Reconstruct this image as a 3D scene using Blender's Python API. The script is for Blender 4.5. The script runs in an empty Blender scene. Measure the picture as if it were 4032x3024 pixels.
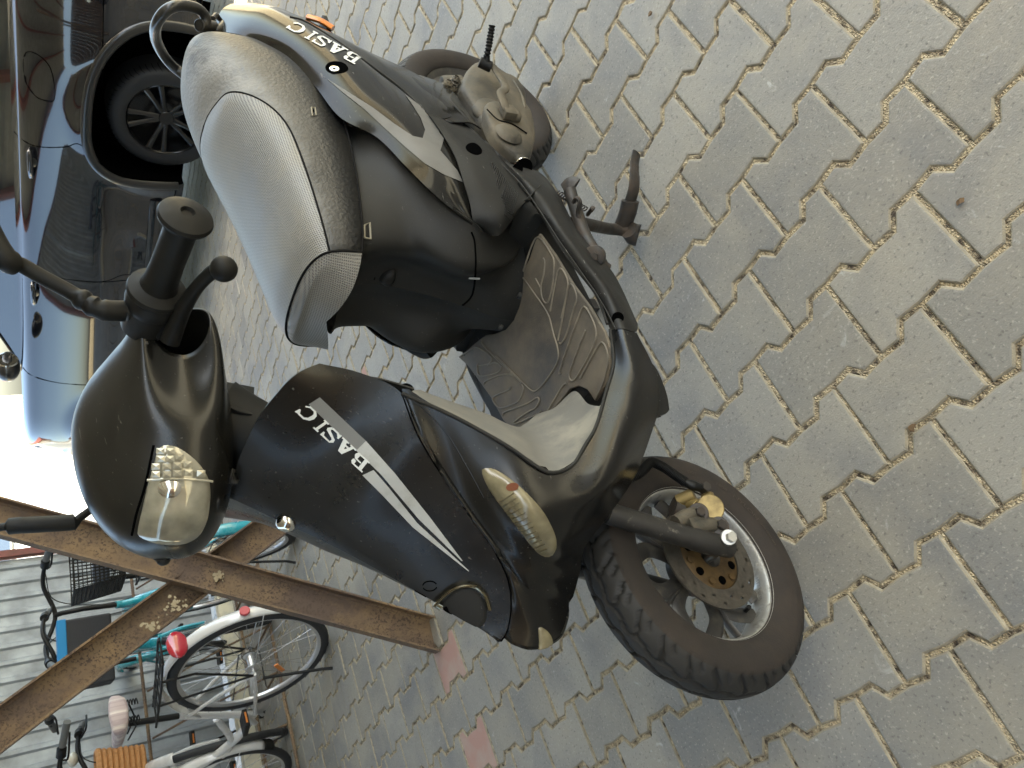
import bpy, bmesh, math, random
from mathutils import Vector, Matrix
from mathutils.bvhtree import BVHTree
random.seed(7)
C = bpy.context.scene.collection
SC = bpy.context.scene

# ------------------------------------------------------------------ camera
CAM = Vector((0.36461, -0.75909, 1.15563))
RX = Vector((0.39789, -0.35378, -0.84647))      # picture right, in the world
RY = Vector((-0.62815, -0.77753, 0.02970))      # picture down
RZ = Vector((-0.66866, 0.51989, -0.53160))      # into the picture
camd = bpy.data.cameras.new('camera')
cam = bpy.data.objects.new('camera', camd); C.objects.link(cam)
m = Matrix.Identity(4)
for i in range(3):
    m[i][0] = RX[i]; m[i][1] = -RY[i]; m[i][2] = -RZ[i]; m[i][3] = CAM[i]
loc, rot, sca = m.decompose()
cam.location = loc; cam.rotation_mode = 'QUATERNION'; cam.rotation_quaternion = rot
camd.sensor_width = 36.0; camd.sensor_fit = 'HORIZONTAL'; camd.lens = 36.0 * 3060 / 4032
camd.clip_start = 0.02; camd.clip_end = 400
camd.dof.use_dof = True; camd.dof.focus_distance = 1.25; camd.dof.aperture_fstop = 16
SC.camera = cam
SC.render.resolution_x = 1024; SC.render.resolution_y = 768

# ------------------------------------------------------------------ light
SUN_EL, SUN_AZ = math.radians(58), math.radians(20)     # azimuth of the sun, counted from +x towards +y
w = bpy.data.worlds.new('World'); SC.world = w; w.use_nodes = True
nt = w.node_tree; nt.nodes.clear()
sky = nt.nodes.new('ShaderNodeTexSky'); sky.sky_type = 'NISHITA'; sky.sun_disc = False
sky.sun_elevation = SUN_EL; sky.sun_rotation = math.pi / 2 - SUN_AZ
sky.air_density = 1.0; sky.dust_density = 3.5; sky.ozone_density = 1.0
bg = nt.nodes.new('ShaderNodeBackground'); bg.inputs[1].default_value = 0.13
wo = nt.nodes.new('ShaderNodeOutputWorld')
nt.links.new(sky.outputs[0], bg.inputs[0]); nt.links.new(bg.outputs[0], wo.inputs[0])
sd = bpy.data.lights.new('sun', 'SUN'); sd.energy = 4.0; sd.angle = math.radians(.6); sd.color = (1, .95, .86)
so = bpy.data.objects.new('sun', sd); C.objects.link(so)
sdir = Vector((math.cos(SUN_EL) * math.cos(SUN_AZ), math.cos(SUN_EL) * math.sin(SUN_AZ), math.sin(SUN_EL)))
so.rotation_mode = 'QUATERNION'; so.rotation_quaternion = sdir.to_track_quat('Z', 'Y')
so.location = sdir * 20
SC.view_settings.view_transform = 'Standard'; SC.view_settings.look = 'None'
SC.view_settings.exposure = 2.95; SC.view_settings.use_white_balance = True; SC.view_settings.white_balance_temperature = 7300; SC.view_settings.white_balance_tint = 1; SC.view_settings.gamma = 1; SC.view_settings.use_curve_mapping = False

# ------------------------------------------------------------------ measuring helpers (photo pixel -> place)
def raydir(x, y):                       # x, y in the 2212 px wide reading of the photo
    x *= 1.8228; y *= 1.8228
    d = RX * ((x - 2016) / 3060) + RY * ((y - 1512) / 3060) + RZ
    return d.normalized()
HD = math.radians(-3.0)
SO = Vector((-0.583, -0.430, 0.0))
SL = Vector((math.cos(HD), math.sin(HD), 0)); SB = Vector((-math.sin(HD), math.cos(HD), 0))
SM = Matrix.Translation(SO) @ Matrix.Rotation(HD, 4, 'Z'); SMI = SM.inverted()
def P(x, y, l):                         # point on the ray at lateral offset l from the scooter's middle plane (scooter frame)
    d = raydir(x, y); t = ((SO + SL * l) - CAM).dot(SL) / d.dot(SL)
    return SMI @ (CAM + d * t)
def Z(x, y, z):                         # the same at height z
    d = raydir(x, y); t = (z - CAM.z) / d.z
    return SMI @ (CAM + d * t)
def GW(x, y, z=0.0):
    d = raydir(x, y); return CAM + d * ((z - CAM.z) / d.z)
def WX(x, y, X):                        # world point on the plane x = X
    d = raydir(x, y); return CAM + d * ((X - CAM.x) / d.x)
def c1(X, Y): return 329.2 + .3306 * X, .3306 * Y
def c2(X, Y): return 822.9 + .2976 * X, 109.7 + .2976 * Y
def c3(X, Y): return 658.3 + .372 * X, 493.7 + .372 * Y
def c4(X, Y): return 438.9 + .3803 * X, 822.9 + .3803 * Y
def c5(X, Y): return 1206.9 + .3506 * X, 932.6 + .3506 * Y
def c6(X, Y): return 109.7 + .463 * X, 493.7 + .463 * Y
def c7(X, Y): return .3306 * X, 493.7 + .3306 * Y
def Q(c, X, Y, l): return P(*c(X, Y), l)

# ------------------------------------------------------------------ materials
MATS = {}
def mat(name, col, rough=.5, metal=0., spec=.5, dirt=None, dscale=8, dlo=.45, dhi=.7, grain=0, gscale=300,
        coat=0, var=0, trans=0, bump=.0, bscale=60, dirt_rough=.85, scr=0, up=0):
    if name in MATS: return MATS[name]
    m = bpy.data.materials.new(name); m.use_nodes = True; n = m.node_tree; N = n.nodes; K = n.links
    b = N['Principled BSDF']
    b.inputs['Base Color'].default_value = (*col, 1); b.inputs['Roughness'].default_value = rough
    b.inputs['Metallic'].default_value = metal; b.inputs['Specular IOR Level'].default_value = spec
    b.inputs['Coat Weight'].default_value = coat; b.inputs['Coat Roughness'].default_value = .08
    b.inputs['Transmission Weight'].default_value = trans
    tc = N.new('ShaderNodeTexCoord'); src = tc.outputs['Object']
    cur = None
    if var:
        t = N.new('ShaderNodeTexNoise'); t.inputs['Scale'].default_value = dscale * .6; t.inputs['Detail'].default_value = 6
        K.new(src, t.inputs['Vector'])
        r = N.new('ShaderNodeMapRange'); r.inputs[1].default_value = .3; r.inputs[2].default_value = .7
        r.inputs[3].default_value = 1 - var; r.inputs[4].default_value = 1 + var
        K.new(t.outputs['Fac'], r.inputs[0])
        mx = N.new('ShaderNodeMix'); mx.data_type = 'RGBA'; mx.blend_type = 'MULTIPLY'; mx.inputs[0].default_value = 1
        mx.inputs[6].default_value = (*col, 1); K.new(r.outputs[0], mx.inputs[7]); cur = mx.outputs[2]
    if dirt:
        t = N.new('ShaderNodeTexNoise'); t.inputs['Scale'].default_value = dscale; t.inputs['Detail'].default_value = 9
        t.inputs['Roughness'].default_value = .65; K.new(src, t.inputs['Vector'])
        r = N.new('ShaderNodeMapRange'); r.inputs[1].default_value = dlo; r.inputs[2].default_value = dhi
        K.new(t.outputs['Fac'], r.inputs[0])
        fac = r.outputs[0]
        if up:                          # paler on what faces up: settled dust, and the seat's lit top
            g = N.new('ShaderNodeNewGeometry'); sx = N.new('ShaderNodeSeparateXYZ'); K.new(g.outputs['Normal'], sx.inputs[0])
            r2 = N.new('ShaderNodeMapRange'); r2.inputs[1].default_value = .0; r2.inputs[2].default_value = .95
            r2.inputs[3].default_value = 1 - up; r2.inputs[4].default_value = 1 + up
            K.new(sx.outputs[2], r2.inputs[0])
            ml = N.new('ShaderNodeMath'); ml.operation = 'MULTIPLY'; ml.use_clamp = True
            K.new(fac, ml.inputs[0]); K.new(r2.outputs[0], ml.inputs[1]); fac = ml.outputs[0]
        mx = N.new('ShaderNodeMix'); mx.data_type = 'RGBA'
        if cur: K.new(cur, mx.inputs[6])
        else: mx.inputs[6].default_value = (*col, 1)
        mx.inputs[7].default_value = (*dirt, 1); K.new(fac, mx.inputs[0]); cur = mx.outputs[2]
        rr = N.new('ShaderNodeMapRange'); rr.inputs[3].default_value = rough; rr.inputs[4].default_value = dirt_rough
        K.new(fac, rr.inputs[0]); K.new(rr.outputs[0], b.inputs['Roughness'])
    if scr:                             # fine pale scratches and specks
        mp = N.new('ShaderNodeMapping'); mp.inputs['Scale'].default_value = (60, 8, 40); mp.inputs['Rotation'].default_value = (.6, .3, .9)
        K.new(src, mp.inputs[0])
        t = N.new('ShaderNodeTexNoise'); t.inputs['Scale'].default_value = 3.5; t.inputs['Detail'].default_value = 4
        K.new(mp.outputs[0], t.inputs['Vector'])
        t2 = N.new('ShaderNodeTexNoise'); t2.inputs['Scale'].default_value = 260; t2.inputs['Detail'].default_value = 2
        K.new(src, t2.inputs['Vector'])
        r = N.new('ShaderNodeMapRange'); r.inputs[1].default_value = .70; r.inputs[2].default_value = .74; r.inputs[4].default_value = scr
        K.new(t.outputs['Fac'], r.inputs[0])
        r2 = N.new('ShaderNodeMapRange'); r2.inputs[1].default_value = .72; r2.inputs[2].default_value = .76; r2.inputs[4].default_value = scr
        K.new(t2.outputs['Fac'], r2.inputs[0])
        ad = N.new('ShaderNodeMath'); ad.operation = 'MAXIMUM'; K.new(r.outputs[0], ad.inputs[0]); K.new(r2.outputs[0], ad.inputs[1])
        mx = N.new('ShaderNodeMix'); mx.data_type = 'RGBA'
        if cur: K.new(cur, mx.inputs[6])
        else: mx.inputs[6].default_value = (*col, 1)
        mx.inputs[7].default_value = (.35, .33, .29, 1); K.new(ad.outputs[0], mx.inputs[0]); cur = mx.outputs[2]
    if cur: K.new(cur, b.inputs['Base Color'])
    if grain or bump:
        h = None
        if grain:
            t = N.new('ShaderNodeTexNoise'); t.inputs['Scale'].default_value = gscale; t.inputs['Detail'].default_value = 2
            K.new(src, t.inputs['Vector'])
            bp = N.new('ShaderNodeBump'); bp.inputs['Strength'].default_value = grain; bp.inputs['Distance'].default_value = .002
            K.new(t.outputs['Fac'], bp.inputs['Height']); h = bp
        if bump:
            t = N.new('ShaderNodeTexNoise'); t.inputs['Scale'].default_value = bscale; t.inputs['Detail'].default_value = 5
            K.new(src, t.inputs['Vector'])
            b2 = N.new('ShaderNodeBump'); b2.inputs['Strength'].default_value = bump; b2.inputs['Distance'].default_value = .004
            K.new(t.outputs['Fac'], b2.inputs['Height'])
            if h: K.new(h.outputs[0], b2.inputs['Normal'])
            h = b2
        K.new(h.outputs[0], b.inputs['Normal'])
    MATS[name] = m; return m

# ------------------------------------------------------------------ mesh helpers
def link(name, me, material=None, parent=None, smooth=True):
    o = bpy.data.objects.new(name, me); C.objects.link(o)
    if material is not None: me.materials.append(material)
    if parent is not None: o.parent = parent
    if smooth:
        me.polygons.foreach_set('use_smooth', [True] * len(me.polygons))
    return o
def empty(name, loc=(0, 0, 0), rz=0, label=None, cat=None, group=None):
    o = bpy.data.objects.new(name, None); C.objects.link(o); o.location = loc; o.rotation_euler = (0, 0, rz)
    o.empty_display_size = .1
    return tag(o, label, cat, group)
def tag(o, label=None, cat=None, group=None, kind=None):
    if label: o['label'] = label
    if cat: o['category'] = cat
    if group: o['group'] = group
    if kind: o['kind'] = kind
    return o
def crom(pts, n, closed=False):
    pts = [Vector(p) for p in pts]
    if len(pts) == 2: return [pts[0].lerp(pts[1], i / (n - 1)) for i in range(n)]
    if closed: ext = [pts[-1]] + pts + [pts[0], pts[1]]
    else: ext = [pts[0] * 2 - pts[1]] + pts + [pts[-1] * 2 - pts[-2]]
    den = []
    seg = len(ext) - 3
    for s in range(seg):
        p0, p1, p2, p3 = ext[s:s + 4]
        for k in range(12):
            t = k / 12; t2 = t * t; t3 = t2 * t
            den.append(.5 * ((2 * p1) + (p2 - p0) * t + (2 * p0 - 5 * p1 + 4 * p2 - p3) * t2 + (3 * p1 - p0 - 3 * p2 + p3) * t3))
    den.append(ext[-2].copy())
    L = [0]
    for a, b in zip(den, den[1:]): L.append(L[-1] + (b - a).length)
    T = L[-1]; out = []; j = 0
    m_ = n if not closed else n + 1
    for i in range(m_):
        d = T * i / (m_ - 1)
        while j < len(L) - 2 and L[j + 1] < d: j += 1
        f = (d - L[j]) / max(1e-9, L[j + 1] - L[j]); out.append(den[j].lerp(den[j + 1], min(1, max(0, f))))
    return out[:n]
class MB:
    def __init__(s): s.v = []; s.f = []
    def add(s, vs, fs):
        o = len(s.v); s.v += [Vector(v) for v in vs]; s.f += [tuple(i + o for i in f) for f in fs]; return s
    def box(s, c, d, rot=None, bev=0):
        c = Vector(c); hx, hy, hz = d[0] / 2, d[1] / 2, d[2] / 2
        vs = [Vector((sx * hx, sy * hy, sz * hz)) for sx in (-1, 1) for sy in (-1, 1) for sz in (-1, 1)]
        if rot is not None: vs = [rot @ v for v in vs]
        return s.add([v + c for v in vs], [(0, 1, 3, 2), (4, 6, 7, 5), (0, 4, 5, 1), (2, 3, 7, 6), (0, 2, 6, 4), (1, 5, 7, 3)])
    def tube(s, pts, r, n=12, cap=True, closed=False, flat=None):
        pts = [Vector(p) for p in pts]; m_ = len(pts)
        if not isinstance(r, (list, tuple)): r = [r] * m_
        rings = []; prev = None
        for i, p in enumerate(pts):
            if closed: t = pts[(i + 1) % m_] - pts[i - 1]
            else: t = pts[min(i + 1, m_ - 1)] - pts[max(i - 1, 0)]
            if t.length < 1e-9: t = Vector((0, 0, 1))
            t.normalize()
            if prev is None:
                up = Vector((0, 0, 1)) if abs(t.z) < .9 else Vector((1, 0, 0))
                if flat is not None: up = Vector(flat)
                a = up.cross(t).normalized()
            else:
                a = (prev - t * prev.dot(t)); a = a.normalized() if a.length > 1e-6 else t.orthogonal().normalized()
            prev = a; b = t.cross(a)
            rr = r[i]; ra, rb = (rr if isinstance(rr, tuple) else (rr, rr))
            rings.append([p + a * (ra * math.cos(2 * math.pi * k / n)) + b * (rb * math.sin(2 * math.pi * k / n)) for k in range(n)])
        vs = [v for R_ in rings for v in R_]; fs = []
        for i in range(m_ if closed else m_ - 1):
            j = (i + 1) % m_
            for k in range(n):
                fs.append((i * n + k, i * n + (k + 1) % n, j * n + (k + 1) % n, j * n + k))
        if cap and not closed:
            fs.append(tuple(range(n))[::-1]); fs.append(tuple((m_ - 1) * n + k for k in range(n)))
        return s.add(vs, fs)
    def curve(s, pts, r, n=10, seg=24, **k):
        q = crom(pts, seg)
        if isinstance(r, (list, tuple)) and not isinstance(r, tuple):
            rr = []
            for i in range(seg):
                x = i / (seg - 1) * (len(r) - 1); a = min(int(x), len(r) - 2); rr.append(r[a] + (r[a + 1] - r[a]) * (x - a))
            r = rr
        return s.tube(q, r, n, **k)
    def lathe(s, prof, c, ax, n=48, a0=0, a1=2 * math.pi, closed_prof=False):
        c = Vector(c); ax = Vector(ax).normalized(); e1 = ax.orthogonal().normalized(); e2 = ax.cross(e1)
        full = abs(a1 - a0 - 2 * math.pi) < 1e-6; m_ = n if full else n + 1
        vs = []
        for i in range(m_):
            th = a0 + (a1 - a0) * i / n; d = e1 * math.cos(th) + e2 * math.sin(th)
            for (r, a) in prof: vs.append(c + d * r + ax * a)
        k = len(prof); fs = []
        for i in range(n):
            j = (i + 1) % m_
            for q in range(k if closed_prof else k - 1):
                q2 = (q + 1) % k
                fs.append((i * k + q, j * k + q, j * k + q2, i * k + q2))
        return s.add(vs, fs)
    def cyl(s, a, b, r, n=20, r2=None):
        a = Vector(a); b = Vector(b); ax = b - a; L = ax.length
        if r2 is None: r2 = r
        return s.lathe([(0, 0), (r * .93, 0), (r, r * .07), (r2, L - r2 * .07), (r2 * .93, L), (0, L)], a, ax, n)
    def sphere(s, c, r, n=20, sq=(1, 1, 1)):
        prof = [(math.sin(math.pi * i / 12) * r, -math.cos(math.pi * i / 12) * r) for i in range(13)]
        o = len(s.v); s.lathe(prof, (0, 0, 0), (0, 0, 1), n)
        for i in range(o, len(s.v)):
            v = s.v[i]; s.v[i] = Vector((v.x * sq[0], v.y * sq[1], v.z * sq[2])) + Vector(c)
        return s
    def build(s, name, material, parent=None, smooth=True, auto=None, weld=True, sub=0, bev=0):
        me = bpy.data.meshes.new(name); me.from_pydata([tuple(v) for v in s.v], [], s.f)
        bm = bmesh.new(); bm.from_mesh(me)
        if weld: bmesh.ops.remove_doubles(bm, verts=bm.verts, dist=1e-5)
        bmesh.ops.recalc_face_normals(bm, faces=bm.faces)
        if bev: bmesh.ops.bevel(bm, geom=[e for e in bm.edges if len(e.link_faces) == 2 and e.calc_face_angle() > .6], offset=bev, segments=2, affect='EDGES', profile=.5)
        if smooth:
            for e in bm.edges:
                if len(e.link_faces) == 2 and e.calc_face_angle() > (auto or .7): e.smooth = False
        bm.to_mesh(me); bm.free()
        o = link(name, me, material, parent, smooth)
        if sub:
            md = o.modifiers.new('sub', 'SUBSURF'); md.levels = sub; md.render_levels = sub
        return o
def surf(rows, nu=28, nv=28, relax=2):
    """smooth grid through rows of points"""
    R_ = [crom(r, nu) for r in rows]
    cols = [crom([r[i] for r in R_], nv) for i in range(nu)]
    g = [[cols[i][j] for i in range(nu)] for j in range(nv)]
    for _ in range(relax):
        h = [r[:] for r in g]
        for j in range(1, nv - 1):
            for i in range(1, nu - 1):
                h[j][i] = g[j][i] * .4 + (g[j - 1][i] + g[j + 1][i] + g[j][i - 1] + g[j][i + 1]) * .15
        g = h
    return g
def sheet(name, g, material, parent, thick=.003, mirror=False, flip=False, out=None):
    """grid -> shell with thickness; side facing 'out' (a far point) is the show side"""
    if mirror and not (all(abs(r[0].x) < 1e-4 for r in g) or all(abs(r[-1].x) < 1e-4 for r in g)):
        o = sheet(name, g, material, parent, thick, False, flip, out)
        o2 = link(name, o.data.copy(), None, parent)
        for v in o2.data.vertices: v.co.x = -v.co.x
        o2.data.flip_normals()
        return o
    nv, nu = len(g), len(g[0]); bm = bmesh.new()
    for sgn in ((1, -1) if mirror else (1,)):
        V = [[bm.verts.new((p.x * sgn, p.y, p.z)) for p in r] for r in g]
        N = []
        for j in range(nv):
            rr = []
            for i in range(nu):
                a = g[j][min(i + 1, nu - 1)] - g[j][max(i - 1, 0)]; b = g[min(j + 1, nv - 1)][i] - g[max(j - 1, 0)][i]
                n = a.cross(b); n = n.normalized() if n.length > 1e-12 else Vector((0, 0, 1)); rr.append(n)
            N.append(rr)
        o_ = Vector(out) if out is not None else SMI @ CAM
        mid = N[nv // 2][nu // 2].dot(o_ - g[nv // 2][nu // 2])
        s = -1 if mid > 0 else 1
        W_ = [[bm.verts.new(((g[j][i].x + N[j][i].x * thick * s) * sgn, g[j][i].y + N[j][i].y * thick * s, g[j][i].z + N[j][i].z * thick * s)) for i in range(nu)] for j in range(nv)]
        def f(*q):
            try: bm.faces.new(q)
            except ValueError: pass
        for j in range(nv - 1):
            for i in range(nu - 1):
                f(V[j][i], V[j][i + 1], V[j + 1][i + 1], V[j + 1][i]); f(W_[j][i], W_[j + 1][i], W_[j + 1][i + 1], W_[j][i + 1])
        for i in range(nu - 1):
            f(V[0][i], W_[0][i], W_[0][i + 1], V[0][i + 1]); f(V[-1][i], V[-1][i + 1], W_[-1][i + 1], W_[-1][i])
        for j in range(nv - 1):
            f(V[j][0], V[j + 1][0], W_[j + 1][0], W_[j][0]); f(V[j][-1], W_[j][-1], W_[j + 1][-1], V[j + 1][-1])
    bmesh.ops.recalc_face_normals(bm, faces=bm.faces)
    for e in bm.edges:
        if len(e.link_faces) == 2 and e.calc_face_angle() > .9: e.smooth = False
    me = bpy.data.meshes.new(name); bm.to_mesh(me); bm.free()
    return link(name, me, material, parent)
def bvh(g):
    vs = [p for r in g for p in r]; nu = len(g[0]); fs = []
    for j in range(len(g) - 1):
        for i in range(nu - 1):
            a = j * nu + i; fs += [(a, a + 1, a + nu + 1), (a, a + nu + 1, a + nu)]
    return BVHTree.FromPolygons([tuple(v) for v in vs], fs)
LC = SMI @ CAM
def hit(t, x, y, off=.001):
    d = (SMI.to_3x3() @ raydir(x, y)); q = t.ray_cast(LC, d)
    if q[0] is None:
        n = t.find_nearest(LC + d * 1.2); p, nn = n[0], n[1]
        best = None
        for k in range(60):
            s = .6 + k * .02; r = t.find_nearest(LC + d * s)
            if best is None or r[3] < best[3]: best = r
        p, nn = best[0], best[1]
    else: p, nn = q[0], q[1]
    if nn.dot(LC - p) < 0: nn = -nn
    return p + nn * off
def decal(name, quads, t, material, parent, off=.0008, n=10, m_=4, thick=.0):
    b = MB()
    for q in quads:
        (x0, y0), (x1, y1), (x2, y2), (x3, y3) = q
        vs = []
        for j in range(m_ + 1):
            for i in range(n + 1):
                u, v = i / n, j / m_
                x = (x0 * (1 - u) + x1 * u) * (1 - v) + (x3 * (1 - u) + x2 * u) * v
                y = (y0 * (1 - u) + y1 * u) * (1 - v) + (y3 * (1 - u) + y2 * u) * v
                vs.append(hit(t, x, y, off))
        fs = [(j * (n + 1) + i, j * (n + 1) + i + 1, (j + 1) * (n + 1) + i + 1, (j + 1) * (n + 1) + i) for j in range(m_) for i in range(n)]
        b.add(vs, fs)
    return b.build(name, material, parent, weld=False)
def seam(name, pts, t, material, parent, r=.0012, seg=60, off=0.):
    q = crom([Vector((x, y, 0)) for x, y in pts], seg)
    b = MB(); b.tube([hit(t, p.x, p.y, off) for p in q], r, 6)
    return b.build(name, material, parent)
def blob(name, outline, t, material, parent, off=.001, bulge=.004, n=48, rings=8):
    q = crom([Vector((x, y, 0)) for x, y in outline], n, closed=True)
    cx = sum(p.x for p in q) / n; cy = sum(p.y for p in q) / n
    vs = []; fs = []
    for k in range(rings + 1):
        s = 1 - k / rings
        h = off + bulge * (1 - s ** 3)
        for p in q: vs.append(hit(t, cx + (p.x - cx) * max(s, .02), cy + (p.y - cy) * max(s, .02), h if k else -.002))
    for k in range(rings):
        for i in range(n): fs.append((k * n + i, k * n + (i + 1) % n, (k + 1) * n + (i + 1) % n, (k + 1) * n + i))
    fs.append(tuple(rings * n + i for i in range(n)))
    return MB().add(vs, fs).build(name, material, parent, auto=1.2)
# ------------------------------------------------------------------ pavement
def paver_mat():
    m = bpy.data.materials.new('paver_concrete'); m.use_nodes = True; n = m.node_tree; N = n.nodes; K = n.links
    b = N['Principled BSDF']; b.inputs['Roughness'].default_value = .55; b.inputs['Specular IOR Level'].default_value = .5
    g = N.new('ShaderNodeNewGeometry'); oi = N.new('ShaderNodeObjectInfo')
    at = N.new('ShaderNodeAttribute'); at.attribute_name = 'pv'
    ad = N.new('ShaderNodeMath'); ad.operation = 'ADD'; K.new(oi.outputs['Random'], ad.inputs[0]); K.new(at.outputs['Fac'], ad.inputs[1])
    fr = N.new('ShaderNodeMath'); fr.operation = 'FRACT'; K.new(ad.outputs[0], fr.inputs[0])
    pos = g.outputs['Position']
    def noise(s, d, lo, hi, a, z, dist=0):
        t = N.new('ShaderNodeTexNoise'); t.inputs['Scale'].default_value = s; t.inputs['Detail'].default_value = d
        t.inputs['Roughness'].default_value = .6; t.inputs['Distortion'].default_value = dist
        K.new(pos, t.inputs['Vector'])
        r = N.new('ShaderNodeMapRange'); r.inputs[1].default_value = lo; r.inputs[2].default_value = hi
        r.inputs[3].default_value = a; r.inputs[4].default_value = z; K.new(t.outputs['Fac'], r.inputs[0]); return r.outputs[0]
    def mix(c, d, f, bl='MIX'):
        x = N.new('ShaderNodeMix'); x.data_type = 'RGBA'; x.blend_type = bl
        for s, v in ((6, c), (7, d), (0, f)):
            if hasattr(v, 'links'): K.new(v, x.inputs[s])
            elif isinstance(v, tuple): x.inputs[s].default_value = (*v, 1)
            else: x.inputs[s].default_value = v
        return x.outputs[2]
    base = mix((.23, .22, .19), (.32, .305, .26), fr.outputs[0])
    base = mix(base, (.36, .325, .25), noise(3.2, 6, .42, .68, 0, .7))           # sandy film
    base = mix(base, (.15, .155, .16), noise(4.0, 9, .46, .72, 0, .75, .4))        # damp grey blotches
    sp = noise(170, 3, .58, .70, 0, .6); base = mix(base, (.46, .43, .36), sp)     # pale grains
    sp = noise(140, 3, .30, .42, .6, 0); base = mix(base, (.10, .095, .085), sp)
    base = mix(base, (.55, .54, .5), noise(14, 10, .66, .74, 0, .6, 1.2))         # lime and cement splashes
    # sand dust gathers on the worn edges
    K.new(base, b.inputs['Base Color'])
    t = N.new('ShaderNodeTexNoise'); t.inputs['Scale'].default_value = 330; t.inputs['Detail'].default_value = 3; K.new(pos, t.inputs['Vector'])
    t2 = N.new('ShaderNodeTexNoise'); t2.inputs['Scale'].default_value = 30; t2.inputs['Detail'].default_value = 5; K.new(pos, t2.inputs['Vector'])
    bp = N.new('ShaderNodeBump'); bp.inputs['Strength'].default_value = .5; bp.inputs['Distance'].default_value = .0012; K.new(t.outputs['Fac'], bp.inputs['Height'])
    b2 = N.new('ShaderNodeBump'); b2.inputs['Strength'].default_value = .35; b2.inputs['Distance'].default_value = .003; K.new(t2.outputs['Fac'], b2.inputs['Height'])
    K.new(bp.outputs[0], b2.inputs['Normal']); K.new(b2.outputs[0], b.inputs['Normal'])
    return m
PAVM = paver_mat()
EDGE = mat('sand_dusted_edge', (.33, .29, .205), .9, dirt=(.20, .18, .14), dscale=40, dlo=.4, dhi=.7, grain=.6, gscale=400)
PINK = mat('pink_concrete', (.42, .25, .20), .7, dirt=(.42, .34, .28), dscale=9, grain=.4, gscale=330)
def sand_mat():
    m = bpy.data.materials.new('joint_sand'); m.use_nodes = True; n = m.node_tree; N = n.nodes; K = n.links
    b = N['Principled BSDF']; b.inputs['Roughness'].default_value = .95
    g = N.new('ShaderNodeNewGeometry')
    t = N.new('ShaderNodeTexVoronoi'); t.inputs['Scale'].default_value = 330; K.new(g.outputs['Position'], t.inputs['Vector'])
    t2 = N.new('ShaderNodeTexNoise'); t2.inputs['Scale'].default_value = 60; t2.inputs['Detail'].default_value = 8; K.new(g.outputs['Position'], t2.inputs['Vector'])
    r = N.new('ShaderNodeValToRGB'); r.color_ramp.elements[0].color = (.10, .075, .05, 1); r.color_ramp.elements[0].position = .34
    r.color_ramp.elements[1].color = (.60, .49, .31, 1); r.color_ramp.elements[1].position = .55; K.new(t2.outputs['Fac'], r.inputs[0])
    x = N.new('ShaderNodeMix'); x.data_type = 'RGBA'; x.blend_type = 'MULTIPLY'; x.inputs[0].default_value = .6
    K.new(r.outputs[0], x.inputs[6]); rv = N.new('ShaderNodeSeparateColor'); K.new(t.outputs['Color'], rv.inputs[0]); K.new(rv.outputs[0], x.inputs[7])
    x2 = N.new('ShaderNodeMix'); x2.data_type = 'RGBA'; x2.inputs[0].default_value = .35; K.new(r.outputs[0], x2.inputs[7]); K.new(x.outputs[2], x2.inputs[6])
    K.new(x2.outputs[2], b.inputs['Base Color'])
    bp = N.new('ShaderNodeBump'); bp.inputs['Strength'].default_value = 1; bp.inputs['Distance'].default_value = .004
    ad = N.new('ShaderNodeMath'); ad.operation = 'ADD'; K.new(t.outputs['Distance'], ad.inputs[0]); K.new(t2.outputs['Fac'], ad.inputs[1])
    K.new(ad.outputs[0], bp.inputs['Height']); K.new(bp.outputs[0], b.inputs['Normal'])
    return m
SAND = sand_mat()
bm = bmesh.new()
NG = 60
for a, b_, c, d in ((-60, -50, 60, 80),):
    vs = [bm.verts.new(v) for v in ((a, b_, -.0032), (c, b_, -.0032), (c, d, -.0032), (a, d, -.0032))]; bm.faces.new(vs)
me = bpy.data.meshes.new('pavement'); bm.to_mesh(me); bm.free()
pavement = link('pavement', me, SAND, None, False); tag(pavement, kind='structure')
PV = [(0, -9.5), (40, -12.5), (60, 12.5), (100, 9.5), (140, 12.5), (160, -12.5), (200, -9.5),
      (200, 149.5), (160, 152.5), (140, 127.5), (100, 130.5), (60, 127.5), (40, 152.5), (0, 149.5)]
PV = [Vector((x - 100, y - 70)) / 1000 for x, y in PV]
def inset(pl, d):
    out = []; n = len(pl)
    for i in range(n):
        a, b, c = pl[i - 1], pl[i], pl[(i + 1) % n]
        e1 = (b - a).normalized(); e2 = (c - b).normalized(); n1 = Vector((-e1.y, e1.x)); n2 = Vector((-e2.y, e2.x))
        k = (n1 + n2); k = k / max(.3, k.dot(n1)); out.append(b + k * d)
    return out
PROF = [(.0029, -.03), (.0029, -.0050), (.0042, -.0018), (.0066, -.0004), (.0095, 0)]
RINGS = [[(p.x, p.y, z) for p in inset(PV, d)] for d, z in PROF]
def paver_geo(lod=0):
    rr = RINGS if lod == 0 else [RINGS[1], RINGS[3]]
    vs = [v for r in rr for v in r]; fs = []; n = 14
    for k in range(len(rr) - 1):
        for i in range(n): fs.append((k * n + i, k * n + (i + 1) % n, (k + 1) * n + (i + 1) % n, (k + 1) * n + i))
    fs.append(tuple((len(rr) - 1) * n + i for i in range(n)))
    return vs, fs
v0, f0 = paver_geo(0)
me0 = bpy.data.meshes.new('paver'); me0.from_pydata(v0, [], f0); me0.materials.append(PAVM); me0.materials.append(EDGE); me0.polygons.foreach_set('material_index', [1 if 14 <= i < 42 else 0 for i in range(len(f0))])
me0p = me0.copy(); me0p.materials[0] = PINK
me0.attributes.new('pv', 'FLOAT', 'FACE'); 
cells = []
PINKS = {(-2.0, j) for j in (-5, -3, -1)} | {(-2.0, 7)}
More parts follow.
